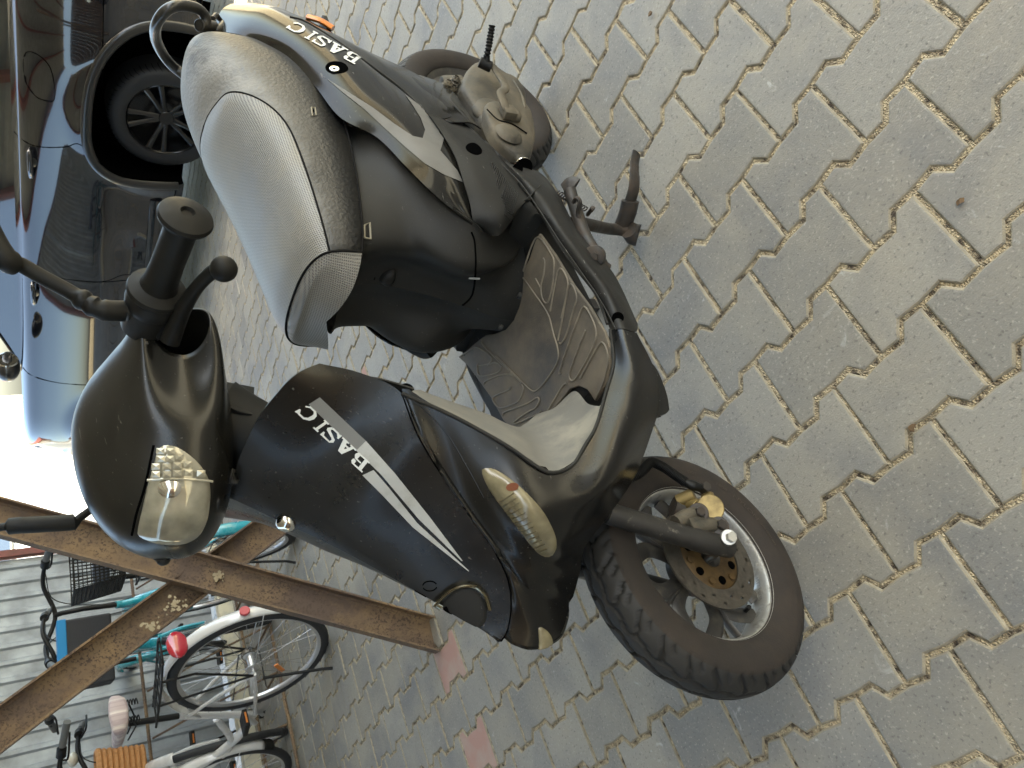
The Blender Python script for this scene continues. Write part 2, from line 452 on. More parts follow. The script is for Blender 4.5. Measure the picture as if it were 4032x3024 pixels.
for j in range(-42, 75):
    for k in range(-62, 26):
        cx = .2 * k + (.1 if j % 2 == 0 else 0.0); cy = .1403 * j + .07
        d = Vector((cx, cy, 0)) - CAM; q = (d.dot(RX) / d.dot(RZ) * 3060 + 2016, d.dot(RY) / d.dot(RZ) * 3060 + 1512) if d.dot(RZ) > .1 else (9e9, 9e9)
        vis = -450 < q[0] < 4500 and -450 < q[1] < 3500
        if not vis and (d.length > 5.5): continue
        if cx < -13 : continue
        cells.append((0 if vis else 1, d.length ** 3, cx, cy, j))
cells.sort()
def jit(): return (random.gauss(0, .0008), random.gauss(0, .0035), random.gauss(0, .0035), random.gauss(0, .004))
vs_all, fs_all, pv_all, mi = [], [], [], []
npav = 0
for _, _, cx, cy, j in cells:
    dz, rx, ry, rz = jit(); pink = any(abs(cx - a) < .06 and j == b for a, b in PINKS)
    dx, dy = random.gauss(0, .0006), random.gauss(0, .0006)
    if npav < 300:
        o = bpy.data.objects.new('paver', me0p if pink else me0); C.objects.link(o); o.parent = pavement
        o.location = (cx + dx, cy + dy, dz); o.rotation_euler = (rx, ry, rz)
        if pink: o['label'] = 'pink paver'
        npav += 1
    else:
        lod = 0 if (Vector((cx, cy, 0)) - CAM).length < 5 else 1
        vv, ff = paver_geo(lod); M = Matrix.Translation((cx + dx, cy + dy, dz)) @ Matrix.Rotation(rz, 4, 'Z') @ Matrix.Rotation(rx, 4, 'X') @ Matrix.Rotation(ry, 4, 'Y')
        o_ = len(vs_all); vs_all += [tuple(M @ Vector(v)) for v in vv]; fs_all += [tuple(i + o_ for i in f) for f in ff]
        r_ = random.random(); pv_all += [r_] * len(ff); mi += [2 if (14 <= i < (42 if lod == 0 else 14)) else (1 if pink else 0) for i in range(len(ff))]
me = bpy.data.meshes.new('paver_field'); me.from_pydata(vs_all, [], fs_all)
me.materials.append(PAVM); me.materials.append(PINK); me.materials.append(EDGE); me.polygons.foreach_set('material_index', mi)
at = me.attributes.new('pv', 'FLOAT', 'FACE'); at.data.foreach_set('value', pv_all)
o = bpy.data.objects.new('paver_field', me); C.objects.link(o); o.parent = pavement; tag(o, kind='stuff')

# ------------------------------------------------------------------ scooter
GLOSS = mat('dusty_black_gloss', (.005, .005, .0046), .16, spec=.36, coat=.08, dirt=(.013, .0118, .0092), dscale=5, dlo=.35, dhi=.85, dirt_rough=.5, scr=.2, up=.5)
POD = mat('dark_gloss_fairing', (.006, .0058, .0046), .2, spec=.36, coat=.1, dirt=(.017, .0155, .0115), dscale=4, dlo=.3, dhi=.9, dirt_rough=.55, scr=.2, up=.6)
MATTE = mat('matte_dark_plastic', (.009, .0088, .0078), .5, spec=.28, dirt=(.026, .0245, .020), dscale=6, dlo=.35, dhi=.8, grain=.12, gscale=500, scr=.25, up=.5)
MATTE2 = mat('grey_matte_plastic', (.013, .0127, .0112), .5, spec=.28, dirt=(.028, .0265, .022), dscale=7, dlo=.35, dhi=.8, grain=.1, gscale=500, scr=.15, up=.5)
SKIRT = mat('scratched_side_skirt', (.008, .0078, .0068), .42, spec=.3, dirt=(.024, .022, .0175), dscale=9, dlo=.4, dhi=.75, scr=.6, up=.6)
DUSTY = mat('pale_dusty_plastic', (.145, .138, .118), .7, dirt=(.26, .24, .19), dscale=14, dlo=.4, dhi=.65, up=.6, grain=.1)
RUBB = mat('floor_mat_rubber', (.05, .045, .038), .6, dirt=(.17, .14, .098), dscale=7, dlo=.36, dhi=.66, grain=.3, gscale=400)
VINYL = mat('grained_seat_vinyl', (.018, .0175, .016), .42, dirt=(.24, .23, .205), dscale=5, dlo=.33, dhi=.60, dirt_rough=.55, up=1, bump=.5, bscale=160)  # dust on top; its paleness also puts lit top and dark sides into colour
TAILM = mat('glossy_tail_panel', (.010, .0095, .008), .10, spec=.24, coat=.0, dirt=(.018, .0155, .011), dscale=5, dlo=.45, dhi=.9, dirt_rough=.3, scr=.2)
BLACK = mat('black_plastic', (.007, .007, .0064), .42, spec=.3, dirt=(.018, .0165, .013), dscale=12, dlo=.4, dhi=.8)
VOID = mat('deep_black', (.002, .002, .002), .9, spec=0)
CHROME = mat('chrome', (.75, .74, .7), .12, metal=1)
RUB = mat('grip_rubber', (.005, .005, .0045), .4, spec=.22, dirt=(.014, .013, .0095), dscale=15, dlo=.4, dhi=.8)
CAST = mat('dirty_cast_metal', (.045, .042, .034), .5, metal=.35, dirt=(.20, .165, .11), dscale=7, dlo=.38, dhi=.7, dirt_rough=.9, grain=.3, bump=.4, bscale=30)
ALU = mat('machined_aluminium', (.55, .54, .5), .38, metal=.8, dirt=(.20, .185, .15), dscale=40, dlo=.5, dhi=.75)
STEEL = mat('brake_steel', (.15, .135, .11), .36, metal=.8, dirt=(.07, .06, .048), dscale=20)
GOLD = mat('gold_anodised', (.30, .225, .095), .42, metal=.7, dirt=(.16, .12, .07), dscale=25, dlo=.5, dhi=.75)
RUSTGOLD = mat('rusty_gold_carrier', (.10, .06, .02), .6, metal=.4, dirt=(.045, .028, .014), dscale=30)
PAINTCHIP = mat('chipped_fork_paint', (.022, .020, .017), .45, dirt=(.17, .155, .12), dscale=16, dlo=.55, dhi=.60, dirt_rough=.6, bump=.4, bscale=40)
STAND = mat('worn_stand_steel', (.035, .032, .028), .5, metal=.3, dirt=(.075, .054, .037), dscale=25, dlo=.45, dhi=.7, bump=.3, bscale=60)
TYRE = mat('tyre_rubber', (.012, .012, .011), .6, dirt=(.026, .023, .018), dscale=9, dlo=.4, dhi=.8)
WALL = mat('brown_dusty_sidewall', (.019, .0145, .0105), .85, dirt=(.034, .024, .016), dscale=12, dlo=.4, dhi=.7, grain=.2)
SILVER = mat('silver_sticker', (.42, .42, .39), .42, metal=.2, dirt=(.25, .24, .2), dscale=20, dlo=.5, dhi=.8)
GREYDEC = mat('dotted_grey_sticker', (.16, .16, .15), .5)

scooter = empty('motor_scooter', SO, HD, 'dusty black motor scooter standing on its centre stand in the middle of the paving', 'scooter')
def S(c, *p): return [Q(c, *q) for q in p]
U = lambda *p: [P(*q) for q in p]

# ---- front shield, upper panel (left half from the photo, mirrored)
near = [(690, 785, .195), (780, 806, .195), (868, 850, .19), (905, 945, .165), (971, 1051, .125), (1047, 1154, .092), (1093, 1241, .062), (1104, 1298, .040), (1098, 1358, .014), (1082, 1386, 0)]
midl = [(496, 1075, 0), (550, 1100, 0), (613, 1130, 0), (680, 1160, 0), (765, 1203, 0), (850, 1250, 0), (925, 1292, 0), (985, 1328, 0), (1040, 1360, 0), (1082, 1386, 0)]
g1 = []
N1 = [P(*q) for q in near]; M1 = [P(*q) for q in midl]
M1 = [Vector((0, p.y, p.z)) for p in M1]
# top edge curve
top = U((690, 785, .195), (640, 808, .187), (600, 848, .165), (560, 900, .135), (532, 955, .095), (510, 1010, .055)) + [M1[0]]
rows = [crom(top, 12)]
for k in range(1, len(near) - 1):
    a, b_ = N1[k], M1[k]; r = []
    for i in range(12):
        u = 1 - i / 11
        r.append(Vector((a.x * u, b_.y + (a.y - b_.y) * (u ** 2.1 * .75 + u * .25 * u), b_.z + (a.z - b_.z) * u ** 1.35)))
    r[-1] = b_.copy()
    rows.append(r)
rows.append([N1[-1].lerp(M1[-1], i / 11) + Vector((0, 0, .0003 * i)) for i in range(12)])
GA = surf(rows, 40, 60, 3)
for r in GA: r[-1].x = 0.0
front_panel = sheet('front_shield', GA, GLOSS, scooter, .0035, mirror=True)
TA = bvh(GA)

# ---- lower shield with the turn lens, sweeping back to the footboard skirt
rows = [
    U((1318, 712, .195), (1345, 714, .215), (1376, 722, .218)),
    U((1326, 780, .195), (1370, 798, .222), (1414, 800, .212)),
    U((1308, 850, .195), (1366, 872, .222), (1425, 872, .205)),
    U((1287, 925, .195), (1345, 958, .215), (1408, 938, .180)),
    U((1250, 990, .190), (1312, 1038, .202), (1372, 1032, .150)),
    U((1192, 1022, .185), (1262, 1090, .175), (1322, 1108, .105)),
    U((1140, 992, .185), (1130, 1100, .165), (1210, 1185, .115), (1266, 1182, .060)),
    U((1088, 960, .187), (1085, 1072, .150), (1150, 1180, .108), (1215, 1228, .066), (1257, 1220, .045)),
    U((1020, 922, .189), (1036, 1045, .148), (1110, 1178, .105), (1190, 1252, .066), (1247, 1262, .030)),
    U((930, 875, .190), (985, 1010, .145), (1062, 1145, .102), (1160, 1255, .066), (1237, 1298, .014)),
    U((868, 850, .19), (910, 950, .162), (971, 1051, .125), (1047, 1156, .091), (1135, 1258, .064), (1230, 1326, .0)),
    U((971, 1051, .125), (1010, 1103, .107), (1050, 1158, .090), (1100, 1228, .071), (1150, 1290, .045), (1226, 1350, .0)),
    U((1047, 1154, .092), (1076, 1200, .077), (1112, 1262, .058), (1160, 1325, .032), (1212, 1382, .0)),
    U((1093, 1241, .062), (1115, 1292, .046), (1140, 1338, .028), (1165, 1378, .012), (1180, 1402, .0)),
    U((1104, 1298, .040), (1113, 1332, .027), (1123, 1366, .014), (1133, 1390, .006), (1142, 1408, .0)),
    U((1098, 1358, .014), (1101, 1371, .010), (1104, 1382, .006), (1107, 1391, .003), (1110, 1398, .0)),
]
GB = surf([[p + Vector((0, .0025, -.001)) for p in r] for r in rows], 44, 90, 3)
for r in GB[-40:]:
    if abs(r[-1].x) < .012: r[-1].x = 0
lower = sheet('lower_shield', GB, GLOSS, scooter, .004, mirror=True)
TB = bvh(GB); TN = TB
seam('panel_seam', [(868, 850), (905, 945), (971, 1051), (1047, 1154), (1093, 1241), (1104, 1298), (1098, 1356), (1084, 1384)], TA, VOID, scooter, .0011)
seam('panel_crease', [(885, 858), (960, 930), (1010, 1010), (1045, 1075)], TB, GLOSS, scooter, .0009)
LENS = mat('yellowed_lens', (.21, .18, .105), .22, spec=.6, coat=.3, var=.35, dscale=60, trans=.15)
tl = blob('turn_lens', [c4(1572, 492), c4(1640, 488), c4(1740, 545), c4(1850, 640), c4(1950, 760), c4(2015, 900), c4(2010, 985), c4(1965, 1015), c4(1900, 985), c4(1820, 890), c4(1730, 770), c4(1640, 650), c4(1590, 560)], TB, LENS, scooter, .0015, .0045, 60)
b = MB()
for k in range(13):
    f = k / 12; x0, y0 = 1715 + 205 * f, 650 + 280 * f
    q = crom([Vector((*c4(x0 - 25 + 10 * f, y0 + 30), 0)), Vector((*c4(x0 + 10, y0 + 15), 0)), Vector((*c4(x0 + 55 - 25 * f, y0 - 12 + 20 * f), 0))], 10)
    b.tube([hit(TB, p.x, p.y, .0056) for p in q], .0009, 5)
b.build('lens_rib', mat('lens_rib_plastic', (.10, .082, .045), .3), tl)
MB().add(*(lambda o: ([hit(TB, *c4(1760 + 32 * math.cos(a), 605 + 22 * math.sin(a))  , .0061) for a in [i * .524 for i in range(12)]], [tuple(range(12))]))(0)).build('orange_bulb', mat('orange_bulb', (.13, .04, .015), .5, spec=.2), tl)
blob('position_lens', [c4(1905, 1395), c4(1960, 1420), c4(1990, 1480), c4(1980, 1545), c4(1940, 1565), c4(1890, 1560), c4(1905, 1500)], TN, LENS, scooter, .001, .003, 36)
# lettering and stripes printed on the upper panel
def L4(*a): return [tuple(c4(*p) for p in q) for q in a]
decal('silver_stripe', L4(((598, 132), (662, 92), (925, 340), (870, 395)), ), TA, GREYDEC, scooter, n=24)
decal('silver_stripe', L4(((870, 395), (925, 340), (1090, 525), (1010, 530)), ((1010, 530), (1090, 525), (1285, 770), (1225, 785)), ((1225, 785), (1285, 770), (1475, 1022), (1466, 1020))), TA, SILVER, scooter, n=16)
decal('silver_stripe', L4(((905, 535), (968, 505), (1052, 602), (1020, 650)), ((1020, 650), (1052, 602), (1216, 806), (1190, 830)), ((1190, 830), (1216, 806), (1512, 1078), (1506, 1080))), TA, SILVER, scooter, n=16)
# BASIC: slab letters as strokes in a 0..1 box (x right, y up)
GL = {
 'B': [((0, 1), (.45, 1), (.45, .88), (0, .88)), ((.12, 1), (.36, 1), (.36, 0), (.12, 0)), ((0, .12), (.45, .12), (.45, 0), (0, 0)), ((.45, 1), (.8, 1), (.76, .88), (.45, .88)), ((.8, 1), (.93, .85), (.93, .66), (.66, .86)), ((.68, .85), (.93, .80), (.9, .6), (.68, .64)), ((.4, .57), (.8, .57), (.8, .46), (.4, .46)), ((.72, .55), (.86, .55), (1.0, .36), (.72, .46)), ((.72, .46), (1.0, .38), (1.0, .2), (.72, .14)), ((.45, .12), (.72, .14), (.9, .05), (.45, 0)), ((.72, .16), (1, .22), (.93, .06), (.8, 0))],
 'A': [((.40, 1), (.62, 1), (.32, .1), (.16, .1)), ((.40, 1), (.66, 1), (.93, .1), (.66, .1)), ((.24, .4), (.75, .4), (.75, .28), (.24, .28)), ((0, .12), (.42, .12), (.42, 0), (0, 0)), ((.55, .12), (1.04, .12), (1.04, 0), (.55, 0))],
 'S': [((.2, 1), (.75, 1), (.8, .86), (.25, .88)), ((.2, 1), (.25, .88), (.24, .7), (.03, .78)), ((.03, .78), (.24, .72), (.4, .58), (.1, .56)), ((.1, .58), (.4, .62), (.9, .44), (.6, .34)), ((.9, .46), (1, .3), (.78, .22), (.6, .38)), ((1, .3), (.85, .04), (.7, .14), (.78, .24)), ((.85, .06), (.7, 0), (.25, 0), (.3, .13)), ((.75, .13), (.75, .0), (.3, .0), (.3, .13)), ((0, .36), (.12, .36), (.12, 0), (0, 0)), ((.12, .3), (.12, .06), (.3, 0), (.34, .12)), ((.82, 1), (.95, 1), (.95, .66), (.84, .66)), ((.7, .99), (.84, .98), (.84, .7), (.74, .88))],
 'I': [((0, 1), (.6, 1), (.6, .88), (0, .88)), ((.17, 1), (.43, 1), (.43, 0), (.17, 0)), ((0, .12), (.6, .12), (.6, 0), (0, 0))],
 'C': [((.35, 1), (.75, 1), (.75, .87), (.4, .87)), ((.35, 1), (.42, .87), (.27, .7), (.08, .78)), ((.08, .78), (.28, .72), (.26, .3), (0, .5)), ((0, .5), (.26, .5), (.28, .26), (.08, .22)), ((.08, .22), (.28, .28), (.42, .13), (.35, 0)), ((.35, 0), (.4, .13), (.8, .13), (.85, .02)), ((.78, .02), (.74, .14), (.92, .3), (1, .22)), ((.88, 1), (1, 1), (1, .64), (.9, .64)), ((.7, 1), (.9, .97), (.9, .66), (.74, .87))],
}
def word(name, word_, org, du, dv, t, material, adv, k=None, off=.0012):
    qs = []; x = 0
    for ch in word_:
        for q in GL[ch]:
            r = []
            for (a, b_) in q:
                X = x + a * adv[ch]; c = k(X, b_) if k else (org[0] + du[0] * X + dv[0] * b_, org[1] + du[1] * X + dv[1] * b_)
                r.append(c)
            qs.append(tuple(r))
        x += adv[ch] + .12
    return decal(name, qs, t, material, scooter, off=off, n=3, m_=3)
ADV = {'B': .95, 'A': 1.05, 'S': .9, 'I': .6, 'C': .95}
LET = mat('white_lettering', (.62, .63, .6), .45, dirt=(.3, .3, .26), dscale=30, dlo=.5, dhi=.8)
TOT = sum(ADV[c] for c in 'BASIC') * 1.0 + .12 * 4
def kshield(X, v):
    t = X / TOT                         # baseline runs from under the B (near the stripe) up to the C
    bx, by = 885 - 355 * t - 0 * t, 512 - 345 * t
    tx, ty = 940 - 355 * t, 450 - 335 * t
    bx, by = 828 + (523 - 828) * t, 0
    # corners read off the photo: B foot, B head, C foot, C head
    B0, B1, C0, C1 = (905, 520), (835, 445), (545, 205), (600, 138)
    # B's left side is low in the picture; reading direction goes up-left
    foot = Vector((905, 520)).lerp(Vector((608, 232)), 0)
    p00 = Vector((948, 462)); p10 = Vector((598, 130)); p01 = Vector((903, 520)); p11 = Vector((520, 172))
    p = p00.lerp(p10, t).lerp(p01.lerp(p11, t), v)
    return c4(p.x, p.y)
word('lettering', 'BASIC', None, None, None, TA, LET, ADV, kshield)
# lock badge, ring marks, horn mouth
c_ = hit(TA, *c4(460, 832), .002); n_ = Vector((.15, -.9, .4)).normalized()
MB().lathe([(0, .006), (.009, .005), (.0125, .002), (.0135, -.004)], c_, n_, 28).build('lock_badge', CHROME, scooter)
for (x, y) in ((1287, 1165), (1198, 1266)):
    b = MB()
    for a0 in (.2, 3.3):
        b.tube([hit(TA, *c4(x + 40 * math.cos(a0 + i * .16), y + 28 * math.sin(a0 + i * .16)), .0002) for i in range(17)], .0009, 5)
    b.build('ring_mark', VOID, front_panel)
horn = blob('horn_mouth', [c4(1325, 1335), c4(1345, 1265), c4(1420, 1190), c4(1490, 1165), c4(1560, 1190), c4(1612, 1260), c4(1620, 1340), c4(1590, 1400), c4(1510, 1440), c4(1430, 1400), c4(1370, 1365)], TA, MATTE, scooter, .0015, .002, 48)
blob('horn_hole', [c4(1330, 1340), c4(1360, 1290), c4(1385, 1270), c4(1405, 1310), c4(1405, 1345), c4(1385, 1365), c4(1355, 1362)], TA, VOID, horn, .004, .002, 32)
b = MB(); q = crom([Vector((*c4(x, y), 0)) for x, y in ((1300, 1375), (1268, 1345), (1310, 1275), (1400, 1190), (1480, 1158), (1545, 1165), (1600, 1215), (1625, 1290))], 50)
b.tube([hit(TA, p.x, p.y, .004) for p in q], [(.0065, .003)] * 50, 10, flat=(0, -1, .3))
b.build('horn_trim', mat('dark_chrome', (.25, .22, .15), .16, metal=.9), scooter)

# ---- inner leg shield and its light dusty knee panel
rows = [U((868, 851, .187), (885, 845, .13), (905, 842, .06), (915, 845, 0)),
        U((930, 872, .187), (945, 865, .13), (960, 862, .06), (965, 868, 0)),
        U((1020, 925, .186), (1035, 908, .13), (1045, 893, .06), (1050, 893, 0)),
        U((1100, 966, .184), (1105, 935, .13), (1105, 920, .06), (1108, 922, 0)),
        U((1190, 1020, .183), (1175, 985, .14), (1150, 930, .07), (1135, 915, 0)),
        U((1236, 1003, .186), (1215, 960, .14), (1180, 905, .07), (1160, 895, 0)),
        U((1270, 950, .190), (1250, 915, .14), (1215, 880, .08), (1190, 885, 0)),
        U((1300, 878, .190), (1270, 872, .14), (1240, 845, .08), (1200, 880, 0))]
GI = surf(rows, 26, 40, 3)
sheet('inner_leg_shield', GI, DUSTY, scooter, .003, mirror=True)
rows = [[Vector((.183, .262, .715)), Vector((.1, .26, .72)), Vector((0, .26, .73))],
        [Vector((.180, .285, .77)), Vector((.1, .27, .79)), Vector((0, .27, .80))],
        [Vector((.165, .285, .81)), Vector((.1, .265, .85)), Vector((0, .25, .88))]]
sheet('inner_leg_shield', surf(rows, 20, 20), MATTE2, scooter, .003, mirror=True)
MB().cyl(Q(c3, 590, 948, .03), Q(c3, 560, 960, .0), .014).build('bag_hook_hole', VOID, scooter)
# rim bead between shield and knee panel
b = MB(); b.curve(U((868, 850, .192), (975, 897, .190), (1090, 960, .188), (1160, 1008, .186), (1195, 1021, .186), (1236, 1006, .188), (1265, 960, .192), (1288, 920, .195), (1308, 850, .196), (1325, 785, .196), (1318, 712, .196)), .0028, 8, 70)
b.build('shield_rim', MATTE2, scooter)

# ---- footboard
FZ = .357
ml = [c3(*p) for p in ((1362, 28), (1450, 150), (1560, 330), (1650, 450), (1740, 600), (1770, 690), (1776, 790), (1755, 900), (1685, 1003), (1640, 935), (1590, 915), (1540, 930), (1420, 1080),
      (1300, 1140), (1200, 1162), (1150, 1110), (1080, 980), (1000, 870), (950, 800), (890, 745), (930, 715), (1020, 640), (1050, 618), (1100, 612), (1165, 588), (1215, 530), (1240, 450), (1252, 360), (1252, 265), (1300, 185), (1335, 80))]
def plate(name, pts, z, th, material, parent, n=None, bev=.0015):
    vs = [Z(x, y, z) for x, y in pts]; k = len(vs)
    b = MB().add([v for v in vs] + [v - Vector((0, 0, th)) for v in vs], [tuple(range(k)), tuple(range(k, 2 * k))[::-1]] + [(i, (i + 1) % k, k + (i + 1) % k, k + i) for i in range(k)])
    return b.build(name, material, parent, smooth=False, bev=bev)
fm = plate('floor_mat', ml, FZ, .006, RUBB, scooter)
b = MB()
b.add([Vector(v) for v in ((-.197, .30, .349), (.197, .30, .349), (.195, .70, .349), (-.195, .70, .349), (-.13, .30, .30), (.13, .30, .30), (.13, .70, .29), (-.13, .70, .29))], [(0, 1, 2, 3), (7, 6, 5, 4), (0, 4, 5, 1), (1, 5, 6, 2), (2, 6, 7, 3), (3, 7, 4, 0)])
b.build('floor_pan', MATTE, scooter, smooth=False)
RIBM = mat('worn_mat_rib', (.11, .096, .074), .5, dirt=(.26, .22, .155), dscale=20, dlo=.4, dhi=.7)
def ribs(lines, r=.0016, c=c3):
    b = MB()
    for ln in lines:
        q = [Vector((*c(*p), 0)) for p in ln]
        for _ in range(3 if len(q) > 2 else 0):
            nq = [q[0]]
            for s_, e_ in zip(q, q[1:]): nq += [s_.lerp(e_, .22), s_.lerp(e_, .78)]
            q = nq + [q[-1]]
        b.tube([Z(p.x, p.y, FZ + .0008) for p in q], [(r, r * 1.1)] * len(q), 6)
    b.build('mat_rib', RIBM, fm)
ribs([
 [(1262, 265), (1330, 60), (1365, 45), (1440, 160), (1450, 200), (1440, 340), (1415, 430), (1395, 435), (1375, 400), (1370, 330), (1390, 260), (1395, 190), (1385, 172)],
 [(1340, 290), (1372, 350)], [(1425, 480), (1465, 260), (1480, 228), (1500, 240), (1525, 290), (1530, 340), (1490, 520)],
 [(1255, 270), (1300, 330), (1420, 500), (1440, 600), (1470, 690), (1475, 760), (1440, 830), (1355, 940), (1320, 948), (1240, 870), (1110, 740)],
 [(1480, 665), (1490, 670), (1520, 620), (1560, 470), (1580, 420), (1575, 370), (1550, 320), (1530, 330), (1490, 560), (1470, 650)],
 [(1490, 840), (1470, 845), (1600, 480), (1620, 450), (1640, 465), (1690, 570), (1695, 640), (1640, 760), (1570, 880), (1545, 885), (1530, 855), (1560, 770), (1630, 590)],
 [(1600, 870), (1710, 665), (1735, 660), (1760, 720), (1762, 790), (1735, 900), (1690, 985)],
 [(1030, 652), (1025, 665), (1100, 745), (1240, 880), (1270, 920), (1265, 960), (1240, 1010), (1140, 1045), (1110, 1030), (1085, 985), (1105, 970), (1190, 935), (1195, 920)],
 [(905, 740), (985, 688), (1010, 690), (1085, 745), (1085, 770), (1065, 790), (1005, 795), (1005, 785)],
 [(1000, 790), (1005, 852), (1040, 858), (1120, 840), (1145, 810), (1130, 785), (1100, 775), (1060, 795)],
 [(1040, 905), (1045, 885), (1150, 845), (1200, 845), (1260, 900)],
 [(1150, 1085), (1155, 1065), (1290, 1020), (1355, 975), (1365, 1000), (1340, 1045), (1300, 1060), (1215, 1120), (1210, 1135), (1235, 1130), (1350, 1080), (1372, 1060)],
 [(1520, 900), (1500, 905), (1410, 1060), (1395, 1078)]])
for (x, y) in ((1345, 712), (1243, 385)):
    pass
# screws
for pt in (Q(c3, 1130, 571, .09), Q(c3, 1243, 385, .118)):
    MB().cyl(pt + Vector((0, -.004, -.004)), pt + Vector((0, .0, .002)), .006, 12).build('screw', BLACK, scooter)

# ---- side skirt under the footboard (left), mirrored
rows = [
    S(c2, (560, 505, .145), (590, 530, .15), (620, 560, .15)),
    S(c2, (700, 612, .165), (760, 660, .172), (800, 740, .165)),
    S(c2, (850, 760, .178), (900, 800, .185), (950, 835, .178)),
    S(c2, (985, 935, .188), (1010, 905, .200), (1050, 868, .185), (1150, 880, .150)),
    S(c2, (1110, 1090, .194), (1180, 1070, .206), (1230, 1000, .190), (1290, 1045, .150)),
    S(c2, (1260, 1330, .196), (1300, 1290, .212), (1330, 1200, .198), (1345, 1150, .165)),
    S(c2, (1420, 1570, .196), (1450, 1500, .215), (1465, 1420, .205), (1445, 1330, .175)),
    U((1288, 640, .196), (1310, 628, .216), (1322, 622, .208), (1325, 590, .18)),
    U((1318, 712, .196), (1345, 710, .216), (1374, 716, .214), (1378, 700, .19))]
GS = surf(rows, 24, 60, 2)
sheet('footboard_skirt', GS, SKIRT, scooter, .003, mirror=True)
TS = bvh(GS)
for (x, y) in (c3(1818, 520), c2(992, 858)):
    p = hit(TS, x, y, .0005)
    b = MB().lathe([(0, 0), (.007, 0), (.0075, -.001), (.0075, .0008), (.0095, .0008), (.010, -.002)], p, (LC - p), 20); b.build('screw_recess', VOID, scooter)
b = MB(); b.curve(S(c2, (1000, 960, .197), (1140, 1150, .199), (1270, 1370, .201), (1400, 1560, .201)) + U((1287, 636, .201), (1312, 700, .2)), .0025, 8, 60); b.build('skirt_bead', SKIRT, scooter)
b = MB(); b.curve(S(c2, (700, 640, .17), (850, 800, .186), (1010, 960, .202), (1150, 1160, .204), (1300, 1390, .206), (1440, 1590, .207)) + U((1300, 655, .207), (1330, 712, .206)), .0014, 6, 60); b.build('skirt_crease', SKIRT, scooter)
# flap at the bottom front of the skirt
rows = [U((1395, 770, .19), (1420, 800, .185), (1440, 850, .18), (1446, 885, .178)),
        U((1392, 850, .185), (1410, 865, .18), (1430, 880, .178), (1440, 892, .177)),
        U((1385, 925, .16), (1400, 920, .165), (1412, 905, .172), (1425, 898, .175))]
sheet('skirt_flap', surf(rows, 16, 16, 0), SKIRT, scooter, .004, mirror=True)

# ---- side fairing above the skirt, with the textured grips
rows = [
    S(c2, (342, 452, .190), (400, 470, .188), (470, 500, .175), (560, 503, .150)),
    S(c2, (445, 600, .194), (500, 590, .196), (560, 580, .188), (700, 608, .168)),
    S(c2, (540, 770, .198), (620, 740, .203), (720, 720, .198), (850, 757, .180)),
    S(c2, (600, 950, .200), (700, 900, .208), (830, 880, .205), (985, 932, .190)),
    S(c2, (645, 1100, .192), (760, 1060, .204), (900, 1020, .208), (1105, 1085, .196)),
    S(c2, (672, 1240, .178), (760, 1230, .188), (880, 1200, .200), (1010, 1130, .205), (1065, 1068, .206)),
    S(c2, (720, 1290, .160), (800, 1340, .165), (870, 1330, .175), (960, 1220, .188), (1020, 1130, .197)),
]
GF = surf(rows, 30, 44, 2)
sheet('side_fairing', GF, MATTE, scooter, .003, mirror=True)
TF = bvh(GF)
blob('bolt_well', [c2(610, 690), c2(640, 665), c2(690, 668), c2(735, 710), c2(738, 745), c2(700, 762), c2(650, 748), c2(615, 720)], TF, VOID, scooter, .0005, .0003, 36)
def studs(quad, nu, nv, skip, par):
    b = MB()
    for i in range(nu):
        for j in range(nv):
            if skip(i, j): continue
            u, v = (i + .5) / nu, (j + .5) / nv
            p = [quad[0][k] * (1 - u) * (1 - v) + quad[1][k] * u * (1 - v) + quad[2][k] * u * v + quad[3][k] * (1 - u) * v for k in (0, 1)]
            c = hit(TF, *c2(*p), 0); n = hit(TF, *c2(*p), .0035)
            a = hit(TF, *c2(p[0] + 8, p[1] + 1), 0) - c; e = hit(TF, *c2(p[0], p[1] + 10), 0) - c
            b.add([c + a, c + e, c - a, c - e, n], [(0, 1, 4), (1, 2, 4), (2, 3, 4), (3, 0, 4)])
    o = b.build('grip_stud_panel', MATTE, par, smooth=False, weld=False); tag(o, kind='stuff')
studs(((800, 810), (1000, 1040), (940, 1240), (790, 830)), 18, 11, lambda i, j: (j > 5 and i < 5) or (i in (8, 9) and j > 3), scooter)
studs(((905, 1050), (1000, 1030), (945, 1235), (895, 1190)), 6, 12, lambda i, j: False, scooter)
# raised foot bump at the rear of the footboard
for sg in (1, -1):
    A = S(c2, (1000, 1132, .190), (1060, 1070, .205), (1150, 1190, .200), (1110, 1160, .196))
    rows = [S(c2, (880, 1500, .070), (905, 1380, .105), (960, 1230, .155), (1010, 1120, .190), (1060, 1070, .204)),
            S(c2, (890, 1515, .070), (935, 1395, .105), (990, 1245, .155), (1035, 1140, .19), (1085, 1095, .203)),
            S(c2, (915, 1530, .070), (965, 1410, .105), (1030, 1270, .155), (1090, 1170, .19), (1125, 1150, .200)),
            S(c2, (930, 1540, .070), (985, 1420, .105), (1050, 1280, .155), (1110, 1190, .19), (1140, 1185, .198)),
            ]
    g = surf(rows, 26, 14, 1)
    low = [Vector((p.x, p.y - .006, .345)) for p in g[-1]]
    g = g + [[g[-1][i].lerp(low[i], t) for i in range(26)] for t in (.15, .4, .7, 1)]
    back = [Vector((p.x, p.y + .045, p.z - .05)) for p in g[0]]
    g = [[back[i].lerp(g[0][i], t) for i in range(26)] for t in (0, .4, .8)] + g
    if sg < 0: g = [[Vector((-p.x, p.y, p.z)) for p in r] for r in g]
    sheet('foot_bump', g, MATTE2, scooter, .002)

